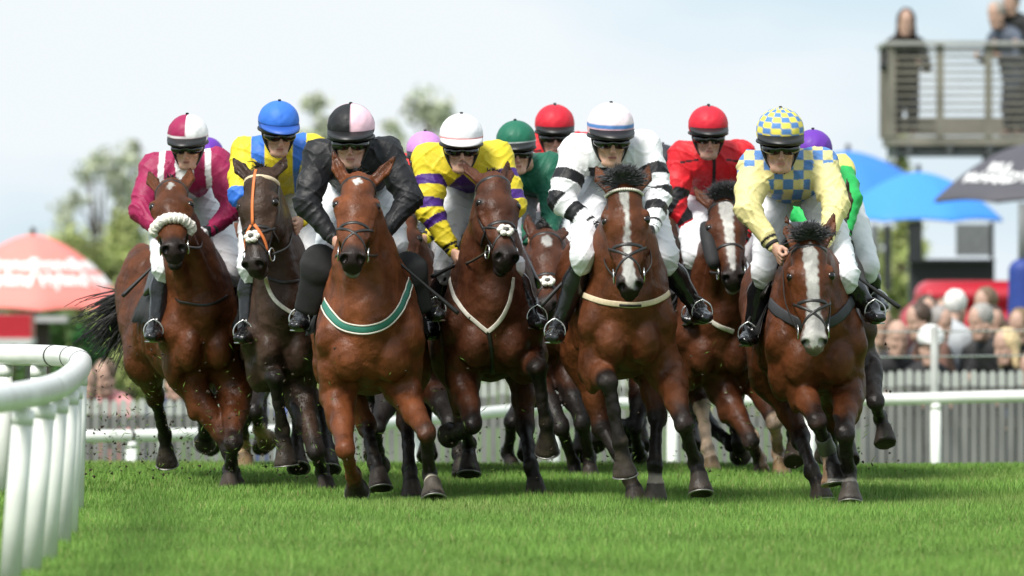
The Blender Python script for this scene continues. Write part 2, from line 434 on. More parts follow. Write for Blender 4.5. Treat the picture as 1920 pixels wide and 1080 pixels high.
    # ---- legs
    for top, elb, knee, fet, hoof, sg, J in fl:
        ax = nrm(knee - elb); fk = min(1, np.linalg.norm(knee - elb) / .3)
        fd.cap(top, elb, (.092, .13), (.094, .12), S, k=.05)
        fd.cap(elb, elb * .45 + knee * .55, (.090, .105), (.058, .068), S, k=.035)
        fd.cap(elb * .45 + knee * .55, knee, (.058, .068), (.047, .050), S, k=.03)
        fd.ell(elb * .72 + knee * .28 + S * sg * .035, np.array([S, B, U]), (.048, .070, .12), k=.03)
        fd.ell(knee, np.array([S, nrm(np.cross(S, ax)), ax]), (.049, .046, .066), k=.022)
        fd.cap(elb * .6 + knee * .4 - S * sg * .03, knee * .85 + elb * .15 - S * sg * .012, .022, .014, k=.012)
        leg_low(fd, knee, fet, hoof, S, J)
    for hip, stf, hock, fet, hoof, sg, J in hl:
        fd.cap(hip, stf, (.14, .22), (.125, .17), S, k=.08)
        fd.cap(stf, stf * .4 + hock * .6, (.115, .15), (.062, .08), S, k=.06)
        fd.cap(stf * .4 + hock * .6, hock, (.062, .08), (.048, .055), S, k=.03)
        fd.ell(hock, np.array([S, B, U]), (.052, .066, .075), k=.02)
        leg_low(fd, hock, fet, hoof, S, J)
    for sg in (-1, 1):
        fd.ell(T(.30, sg * hw * .86, zf + .30), np.array([S, B, U]), (.050, .13, .16), k=.018)                                # triceps
        fd.cap(T(.14, sg * hw * .62, zf + .50), T(.06, sg * hw * .80, zf + .33), .030, .036, k=.02)                            # point of the shoulder
        fd.cap(T(.30, sg * hw * .42, zf + .70), T(.02, sg * hw * .30, zf + .36), .04, .05, k=.025)                             # base of the neck
    rs = random.Random(int(cx)); ph = [rs.uniform(0, 6) for _ in range(6)]
    fd.warp(lambda x, y, z: .0035 * np.sin(x * 23 + ph[0] + 2 * np.sin(z * 11 + ph[1])) * np.sin(z * 19 + ph[2] + 1.5 * np.sin(y * 9)) + .0016 * np.sin(x * 61 + ph[3] + 3 * np.sin(z * 27)) * np.sin(z * 47 + ph[4]) - .0030 * np.maximum(0, 1 - 14 * np.abs(np.sin(x * 7.5 + ph[5] + 1.7 * np.sin(z * 8.3 + ph[0]) + .6 * np.sin(z * 21)))) * (z > .35))
    V, F = fd.mesh()
    # ---- colours
    c = np.tile(np.array(h['coat'], np.float32), (len(V), 1))
    Vh = (V - poll); th = (Vh @ f) * .6 / L; ah = (Vh @ s) / hs; bh = (Vh @ n) / hs
    def mixc(m, col):
        nonlocal c
        c = c * (1 - m[:, None]) + np.array(col, np.float32) * m[:, None]
    wob = .5 + .5 * np.sin(V[:, 0] * 31 + 2 * np.sin(V[:, 2] * 23)) * np.sin(V[:, 2] * 37 + V[:, 1] * 9)
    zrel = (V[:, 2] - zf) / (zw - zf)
    mixc((sstep(.35, -.1, zrel) * .35 * (th < 0)), np.array(h['coat']) * .55)  # shade under the body painted into the coat, darker towards the ground
    dark = h.get('points', (.026, .020, .017))
    for chain, kf in ((fl, 0), (hl, 1)):
        for j, x in enumerate(chain):
            elb, knee, fet, hoof = x[1:5]; l = np.zeros(len(V)); best = np.full(len(V), 9.)
            for i, (a, b) in enumerate(((elb, knee), (knee, fet), (fet, hoof))):
                t, d = seg_param(V, a, b); m = d < best; best[m] = d[m]; l[m] = (i + t)[m]
            near = best < .12; near &= zrel < .25
            st_ = h.get('dark_l', .50) if j == 0 and not kf and 'dark_l' in h else h.get('dark_from', .66) + (.12 if kf else 0)
            mixc(near * sstep(st_, st_ + .5, l + .15 * wob), dark)
            sock = h.get('socks', {}).get(('f' if kf == 0 else 'h') + 'lr'[j])
            if sock: mixc(near * sstep(sock[0], sock[0] + .12, l + .05 * wob), sock[1])
            mixc(near * (l > 2.55) * .9, h.get('hoofs', {}).get(('f' if kf == 0 else 'h') + 'lr'[j], h.get('hoofc', (.085, .066, .052))))
            mixc(near * sstep(1.3, 2.2, l) * sstep(.55, .9, wob) * .5, (.10, .078, .05))
            m = (np.linalg.norm(V - hoof, axis=1) < .09) & near & (((V - hoof) @ nrm(hoof - fet)) > .030)
            mixc(m * (.8 if (('f' if kf == 0 else 'h') + 'lr'[j]) not in h.get('hoofs', {}) else .1), (.03, .022, .016))
    head = sstep(-.02, .03, th) * (bh > -.22) * (th < .7)
    mixc(head * sstep(.44, .55, th + .03 * wob) * .93, h.get('muzzle', (.022, .019, .018)))
    mixc(head * sstep(.035, .012, np.hypot(th - .19, (np.abs(ah) - .11) * .8) + np.abs(bh + .01) * .3) * .8, (.02, .014, .012))
    for poly in h.get('marks', []):
        t_ = np.array([p[0] for p in poly]); w_ = np.array([p[1] for p in poly]); o_ = np.array([p[2] for p in poly])
        tj = th + .006 * np.sin(ah * 160); w = np.interp(tj, t_, w_, left=-1, right=-1); o = np.interp(tj, t_, o_)
        mixc(head * (bh > -.06) * sstep(w + .006, w - .003, np.abs(ah - o + .003 * np.sin(th * 130))), (.74, .72, .68))
    for sg in (-1, 1):
        mixc(sstep(.030, .018, np.linalg.norm((V - H(.562, sg * .048, -.018)) , axis=1)), (.006, .005, .005))
    if h.get('lip'): mixc(head * sstep(.015, .0, np.abs(bh + .128)) * (th > .50), h['lip'])
    for e, sg in zip(h['ears'], (-1, 1)):
        root_ = H(-.005, sg * .068, -.03); tip = solve(root_, *e, .185, -1); t, d = seg_param(V, root_, tip)
        fr = nrm(n + s * sg * .55); ins = ((V - root_ - t[:, None] * (tip - root_)) @ fr)
        mixc((d < .05) * (t > .1) * sstep(.012, -.002, ins) * (np.abs(ins) < .03) * (t < .9) * .55, (.03, .018, .012)); mixc((d < .03) * sstep(.8, 1.0, t) * .8, (.015, .01, .01))
        mk('body', V, F, M('coat_hair'), root, col=c)
    h.update(fd=fd, H=H, Rh=Rh, f=f, s=s, n=n, poll=poll, T=T, S=S, B=B, zf=zf, zw=zw, root=root, hw_=hw, fl_=fl, hl__=hl, nb=nb, pk=pk, m1=m1, m2=m2)
    for sg in (-1, 1):
        v, q = sphere(H(.188, sg * .1015, -.008), .0250, R=None); mk('eye', v, q, M('eye_black'), root)
    if h.get('boot'):
        x = fl[0]; kn_, fe_ = x[2], x[3]; Pb = [kn_ * (1 - t) + fe_ * t for t in (.50, .58, .75, .92, .98)]
        v, q = tube(Pb, [.040, .045, .044, .050, .047], 14); mk('leg_wrap', v, q, M('grey_leather'), root)
    if h['vox'] <= .010:
        for x, kind in [(x, 0) for x in fl] + [(x, 1) for x in hl]:
            fet, hoof, J = x[3], x[4], x[6]; pa = nrm(hoof - fet); cor = fet * .42 + hoof * .58
            if J is not None and (J[3] if len(J) > 3 and isinstance(J[3], tuple) else J[2])[2] > 0: pa = nrm(pa * .5 + np.array([0, -.15, -.75])); hoof = cor + pa * .062
            cc = hoof + pa * .034; e1 = nrm(S - pa * (S @ pa)); e2 = nrm(np.cross(pa, e1)); e2 = e2 if e2[1] < 0 else -e2
            P = [cc + e1 * math.sin(a) * .062 + e2 * math.cos(a) * .064 for a in np.linspace(-2.4, 2.4, 19)]
            v, q = tube(P, .0085, 6, flat=.5, N=[pa] * 19); mk('horseshoe', v, q, M('steel_worn'), root)
    tack(h)
    return h

def leg_low(fd, knee, fet, hoof, S, J):
    ax = nrm(fet - knee)
    fd.cap(knee, knee * .5 + fet * .5, (.041, .046), (.031, .038), S, k=.02); fd.cap(knee * .5 + fet * .5, fet, (.031, .038), (.035, .041), S, k=.02)
    back = nrm(np.cross(S, ax)); back = back if back[1] > 0 else -back
    fd.cap(knee * .85 + fet * .15 + back * .026, fet + back * .022, .017, .020, k=.012)                                     # tendon
    fd.ell(fet + back * .012, np.array([S, back, ax]), (.040, .047, .044), k=.02)
    pa = nrm(hoof - fet); cor = fet * .42 + hoof * .58
    fd.cap(fet, cor, (.034, .037), (.041, .042), S, k=.015)
    sole = .035
    if J is not None and (J[3] if len(J) > 3 and isinstance(J[3], tuple) else J[2])[2] > 0: pa = nrm(pa * .5 + np.array([0, -.15, -.75])); hoof = cor + pa * .062
    fd.cap(cor + pa * .006, hoof + pa * .02, (.046, .048), (.066, .070), S, k=.010, cutb=sole - .02)

def mane_strands(rng, pts, n, length, dirn, spread, r, parent, name, seg=5, m=None, grav=.5):
    parts = []
    for i in range(n):
        t = rng.random() * (len(pts) - 1); j = int(t); p = pts[j] * (1 - (t - j)) + pts[min(j + 1, len(pts) - 1)] * (t - j)
        p = p + np.array([rng.gauss(0, spread) for _ in range(3)]); L = length * rng.uniform(.6, 1.1)
        d = nrm(np.asarray(dirn) + np.array([rng.gauss(0, .22) for _ in range(3)])); P = [p]
        for k in range(seg):
            d = nrm(d + np.array([rng.gauss(0, .08), rng.gauss(0, .08), rng.gauss(0, .08) - grav / seg])); P.append(P[-1] + d * L / seg)
        parts.append(tube(P, [r * (1 - .8 * k / seg) for k in range(seg + 1)], n=4))
    V, F = join(parts); return mk(name, V, F, m or M('mane_hair'), parent)

def ring_on(h, t0, t1, a0, a1, steps, off, skew=0, rad=.35):
    """points laid on the head round its long axis, angle a from the front of the face (0) to a sides"""
    P = []; N = []
    for i in range(steps):
        a = a0 + (a1 - a0) * i / (steps - 1); t = t0 + (t1 - t0) * i / (steps - 1) + skew * (1 - math.cos(a))
        d = h['s'] * math.sin(a) + h['n'] * math.cos(a); c = h['H'](t, 0, -.07); q = h['fd'].march(c + d * rad, -d, .5)
        if q is None: q = c + d * .1
        P.append(q + d * off); N.append(d)
    return P, N
def drape(h, pix, off=.004, D=None):
    """lay a strap on the horse along the line of sight points"""
    P = []; N = []
    for px, py in catmull([np.array([*p, 0.]) for p in pix], 6)[:, :2]:
        d0 = (D or h['D']) - 1.2; p = W(px, py, d0); d = nrm(W(px, py, d0 + 1) - p); q = h['fd'].march(p, d, 3.2)
        if q is None: continue
        e = .012; g = nrm([h['fd'].at(q + np.array([e, 0, 0])) - h['fd'].at(q - np.array([e, 0, 0])), h['fd'].at(q + np.array([0, e, 0])) - h['fd'].at(q - np.array([0, e, 0])),
                 h['fd'].at(q + np.array([0, 0, e])) - h['fd'].at(q - np.array([0, 0, e]))])
        P.append(q + g * off); N.append(g)
    if P:
        md = np.median([p[1] for p in P[:max(3, len(P))]]); ok = [i for i, p in enumerate(P) if abs(p[1] - md) < .30]; P = [P[i] for i in ok]; N = [N[i] for i in ok]
        P = list(smooth_path(P)); N = [nrm(n_) for n_ in smooth_path(N)]
        if len(P) > 2: P = list(catmull(P, 3)); N = [nrm(n_) for n_ in catmull(N, 3)]
        for i in range(len(P)):
            for _ in range(6):
                v_ = h['fd'].at(P[i]) - off
                if v_ < 0: P[i] = P[i] + N[i] * (-v_ + .001)
    return P, N
def smooth_path(P, it=5):
    P = np.array(P, float)
    for _ in range(it): P[1:-1] = (P[:-2] + 2 * P[1:-1] + P[2:]) / 4
    return P
def strap(name, P, N, w, m, parent, th=.16):
    if len(P) < 3: return None
    V, F = tube(smooth_path(P, 1 if 'breast' in name or 'strap_' in name else 5), w, n=8, flat=th, N=N); return mk(name, V, F, M(m), parent)

def tack(h):
    H, s, n, f, root = h['H'], h['s'], h['n'], h['f'], h['root']; lm = h.get('leather', 'black_leather'); rng = random.Random(int(h['cx']))
    pi = math.pi
    # bridle: browband with its cheek straps, noseband and bit as sub-parts
    P, N = ring_on(h, .045, .045, -1.75, 1.75, 21, .004, skew=-.012)
    br = strap('bridle', P, N, .0135, h.get('brow', lm), root, .45)
    if h.get('beads'):
        parts = [sphere(p + nn * .006, .0085, 6, 4) for p, nn in zip(catmull(P, 2)[8:-8], catmull(N, 2)[8:-8])]; V, F = join(parts); mk('browband_beads', V, F, M('white_webbing'), br)
    for sg in (-1, 1):
        P = []; N = []
        for t in np.linspace(.045, .455, 12):
            a = 1.45 + .12 * math.sin(t * 6); d = s * sg * math.sin(a) + n * math.cos(a); c = H(t, 0, -.08); q = h['fd'].march(c + d * .3, -d, .4)
            if q is None: continue
            P.append(q + d * .004); N.append(d)
        strap('cheek_strap', P, N, .010, lm, br, .4)
        ring = [H(.465, sg * .078, -.085) + (f * math.cos(a) + n * math.sin(a)) * .036 for a in np.linspace(0, 2 * pi, 17)[:-1]]
        V, F = tube(ring, .0045, 6, closed=True); mk('bit_ring', V, F, M('steel'), br)
    ntype = h.get('nose', 'plain')
    nt = .335
    P, N = ring_on(h, nt, nt, -2.6, 2.6, 27, .004)
    nb_ = strap('noseband', P, N, .011, lm, br, .4)
    if ntype == 'sheep':
        P, N = ring_on(h, nt + .02, nt + .02, -1.5, 1.5, 17, .02); P = np.array(P)
        v, q = tube(catmull(P, 5), [.029 + .002 * math.sin(i * 2.1) + .002 * math.sin(i * 5.3) for i in range(len(catmull(P, 5)))], n=14)
        v = v + np.random.normal(0, .0016, v.shape); mk('sheepskin_roll', v, q, M('sheepskin'), br)
    if ntype in ('cross', 'flower'):
        for sg in (-1, 1):
            P = []; N = []
            for u in np.linspace(0, 1, 14):
                a = sg * (1.35 - 2.7 * u); t = .325 + .15 * u; d = s * math.sin(a) + n * math.cos(a); c = H(t, 0, -.07); q = h['fd'].march(c + d * .3, -d, .4)
                if q is not None: P.append(q + d * .006); N.append(d)
            strap('cross_strap', P, N, .008, lm, br, .4)
        if ntype == 'flower':
            c0 = h['fd'].march(H(.40, 0, .2), -n, .4); parts = []
            for k in range(6): parts.append(sphere(c0 + n * .012 + (s * math.cos(k * pi / 3) + f * math.sin(k * pi / 3) * .8) * .030, (.020, .020, .016), 9, 6))
            V, F = join(parts); pf = mk('nose_pad', V + np.random.normal(0, .001, V.shape), F, M('sheepskin'), br)
            v, q = sphere(c0 + n * .022, (.018, .018, .013), 9, 6); mk('pad_centre', v, q, M('grey_leather'), br)
    if h.get('centre'):
        P = []; N = []
        for u in np.linspace(0, 1, 12):
            q = h['fd'].march(H(-.0 + .33 * u, 0, .2), -n, .45)
            if q is not None: P.append(q + n * .007); N.append(n)
        P0 = P[:]; strap('face_strap', P0, N, .009, h['centre'], br, .4)
        for sg in (-1, 1):
            P, N = [], []
            for u in np.linspace(0, 1, 9):
                a = sg * (.1 + 1.2 * u); t = .33 + .13 * u; d = s * math.sin(a) + n * math.cos(a); q = h['fd'].march(H(t, 0, -.07) + d * .3, -d, .4)
                if q is not None: P.append(q + d * .007); N.append(d)
            strap('face_strap', P, N, .009, h['centre'], br, .4)
    if h.get('cheekpiece'):
        sg = h['cheekpiece']; P = [H(t, sg * (.125 - .06 * t), -.05) for t in np.linspace(.12, .44, 10)]
        v, q = tube(P, [.03, .04, .045, .046, .046, .046, .045, .044, .04, .03], n=12); mk('sheepskin_cheekpiece', v, q, M('cloth_black'), br)
    # forelock / poll hair
    fk = h.get('forelock', 'bun')
    top = H(-.03, 0, .0)
    if fk == 'bun': mane_strands(rng, [H(-.03, -.02, -.01), H(-.03, .02, -.01)], 40, .055, n * .6 + U_ * .7, .008, .006, root, 'forelock', grav=.8)
    if fk in ('fan', 'fanlow'):
        W_ = .055 if fk == 'fan' else .06
        base_ = [H(.0, 0, .03), H(-.02, 0, .03)]; parts = []
        for i in range(900):
            a = rng.gauss(0, .55); L_ = rng.uniform(.12, .145); d = nrm(U_ * math.cos(a * .9) + s * math.sin(a) * .8 + n * rng.uniform(-.1, .45)); p = H(-.005 + .02 * rng.random(), rng.gauss(0, .020), .012 + .02 * rng.random())
            P = [p]
            for k in range(5): d = nrm(d + s * (math.sin(a) * .10 + rng.gauss(0, .02)) + np.array([0, 0, -.20]) + n * (.22 if fk == 'fanlow' else .16)); P.append(P[-1] + d * L_ / 5)
            parts.append(tube(P, [.0034, .0034, .003, .0026, .002, .001], n=3))
        parts.append(sphere(H(-.035, 0, .03) + U_ * .015, (.062, .045, .062), 16, 10, R=np.array([s, -nrm(np.cross(s, U_)), U_])))
        V, F = join(parts); mk('forelock', V, F, mat('grey_mane', (.075, .075, .08), rough=.5, noise=.35, nscale=70), root)
    # mane: short along the crest
    crest = [h['pk'] * (1 - t) + h['nb'] * t + h['B'] * .12 * (.6 + t) + U_ * (.08 + .12 * t) for t in np.linspace(0, .9, 8)]
    cp = []
    for p in crest:
        q = h['fd'].march(p + (U_ * .5 + h['B'] * .4), -nrm(U_ * .5 + h['B'] * .4), 1.0)
        if q is not None: cp.append(q)
    if len(cp) > 2: mane_strands(rng, cp, 130, .085, h['S'] * (.7 if cx_side(h) > 0 else -.7) + U_ * .5, .01, .006, root, 'mane', grav=.9)
    # tail
    tl = [h['T'](2.0, 0, h['zw'] - .22), h['T'](2.12, .02, h['zw'] - .30)]
    td = h['B'] * (.45 if h.get('tail') else .9) - U_ * (.55 if h.get('tail') else .85) + h['S'] * h.get('tail', 0)
    mane_strands(rng, tl, 420 if h.get('tail') else 110, h.get('tail_l', .55), td, .02, .008 if h.get('tail') else .011, root, 'tail', seg=6, grav=.35)
    # breast strap
    bs = h.get('breast')
    if bs:
        for bm, w, pix in bs:
            P, N = drape(h, pix); strap('breast_strap', P, N, w, bm, root)
            if bm == 'cream_webbing':
                P2, N2 = drape(h, ((1163, 571.5), (1180, 572.5), (1201, 572))); strap('strap_lettering', [p + n_ * .004 for p, n_ in zip(P2, N2)], N2, .007, 'black_leather', root, .3)
            if bm == 'green_webbing' and len(P) > 4:
                for o in (-.022, .022):
                    sp = smooth_path(P, 1); Tn = np.gradient(sp, axis=0); Q_ = [p + nrm(np.cross(t_, n_)) * o + np.array(n_) * .003 for p, t_, n_ in zip(sp, Tn, N)]
                    strap('strap_edging', Q_, N, .0045, 'white_webbing', root, .5)
    # saddle and cloth over the back
    T = h['T']
    rows = []; nb_r = 9; na = 17
    for i in range(nb_r):
        b = .56 + .52 * i / (nb_r - 1); row = []
        for j in range(na):
            a = (j / (na - 1) - .5) * 2; ang = a * 1.95; c = T(b, 0, h['zf'] + .42); d = h['S'] * math.sin(ang) + U_ * math.cos(ang)
            q = h['fd'].march(c + d * .8, -d, .8); q = q if q is not None else c + d * .3
            row.append(q + d * (.014 + .022 * abs(a) ** 3 + .006 * math.sin(i * 1.7 + j)))
        rows.append(row)
    V = np.array(rows).reshape(-1, 3); o2 = len(V); cen = T(.8, 0, h['zf'] + .42)
    V2 = V + np.array([nrm(v - cen) for v in V]) * .014; F = []
    for i in range(nb_r - 1):
        for j in range(na - 1):
            a = i * na + j; F.append((a, a + 1, a + na + 1, a + na)); F.append((o2 + a, o2 + a + na, o2 + a + na + 1, o2 + a + 1))
    for i in range(nb_r - 1):
        for j in (0, na - 1): a = i * na + j; F.append((a, a + na, o2 + a + na, o2 + a))
    for j in range(na - 1):
        for i in (0, nb_r - 1): a = i * na + j; F.append((a, a + 1, o2 + a + 1, o2 + a))
    mk('saddle_cloth', np.concatenate([V, V2]), F, M('cloth_black'), root)
    sdl = Field(T(.85, 0, h['zw']) - np.array([.5, .65, .6]), T(.85, 0, h['zw']) + np.array([.5, .6, .35]), .009)
    zt = h['zw'] + .0
    sdl.cap(T(.62, 0, zt + .05), T(.85, 0, zt + .03), (.10, .05), (.12, .04), h['S'], k=.04); sdl.cap(T(.85, 0, zt + .03), T(1.15, 0, zt + .10), (.12, .04), (.14, .05), h['S'], k=.04)
    for sg in (-1, 1):
        sdl.cap(T(.72, sg * .14, zt - .02), T(.66, sg * (h['hw_'] + .012), zt - .26), (.13, .022), (.14, .020), h['B'], k=.03)
        if h.get('flaps'): sdl.ell(T(.44, .235 * sg - .03, zt - .10 - .02 * sg), np.array([h['B'], h['S'], U_]), (.030, .10, .10), k=.02); sdl.cap(T(.44, .235 * sg - .03, zt - .12), T(.50, .31 * sg - .03, zt - .34), (.095, .022), (.065, .018), h['S'], k=.04)
    V, F = sdl.mesh(); sad = mk('saddle', V, F, M('cloth_black' if h.get('flaps') else 'black_leather'), root)
    # girth
    P = []; N = []
    for a in np.linspace(1.2, 2 * math.pi - 1.2, 17):
        c = T(.62, 0, h['zf'] + .40); d = h['S'] * math.sin(a) + U_ * math.cos(a); q = h['fd'].march(c + d * .8, -d, .8)
        if q is not None: P.append(q + d * .006); N.append(d)
    strap('girth', P, N, .035, h.get('girth', 'charcoal_webbing'), root, .12)
def cx_side(h): return 1 if int(h['cx']) % 2 else -1
U_ = np.array([0, 0, 1.])
BAY = (.180, .056, .019); BRIGHT = (.255, .078, .026); DARKB = (.092, .052, .034); MIDB = (.140, .047, .021)
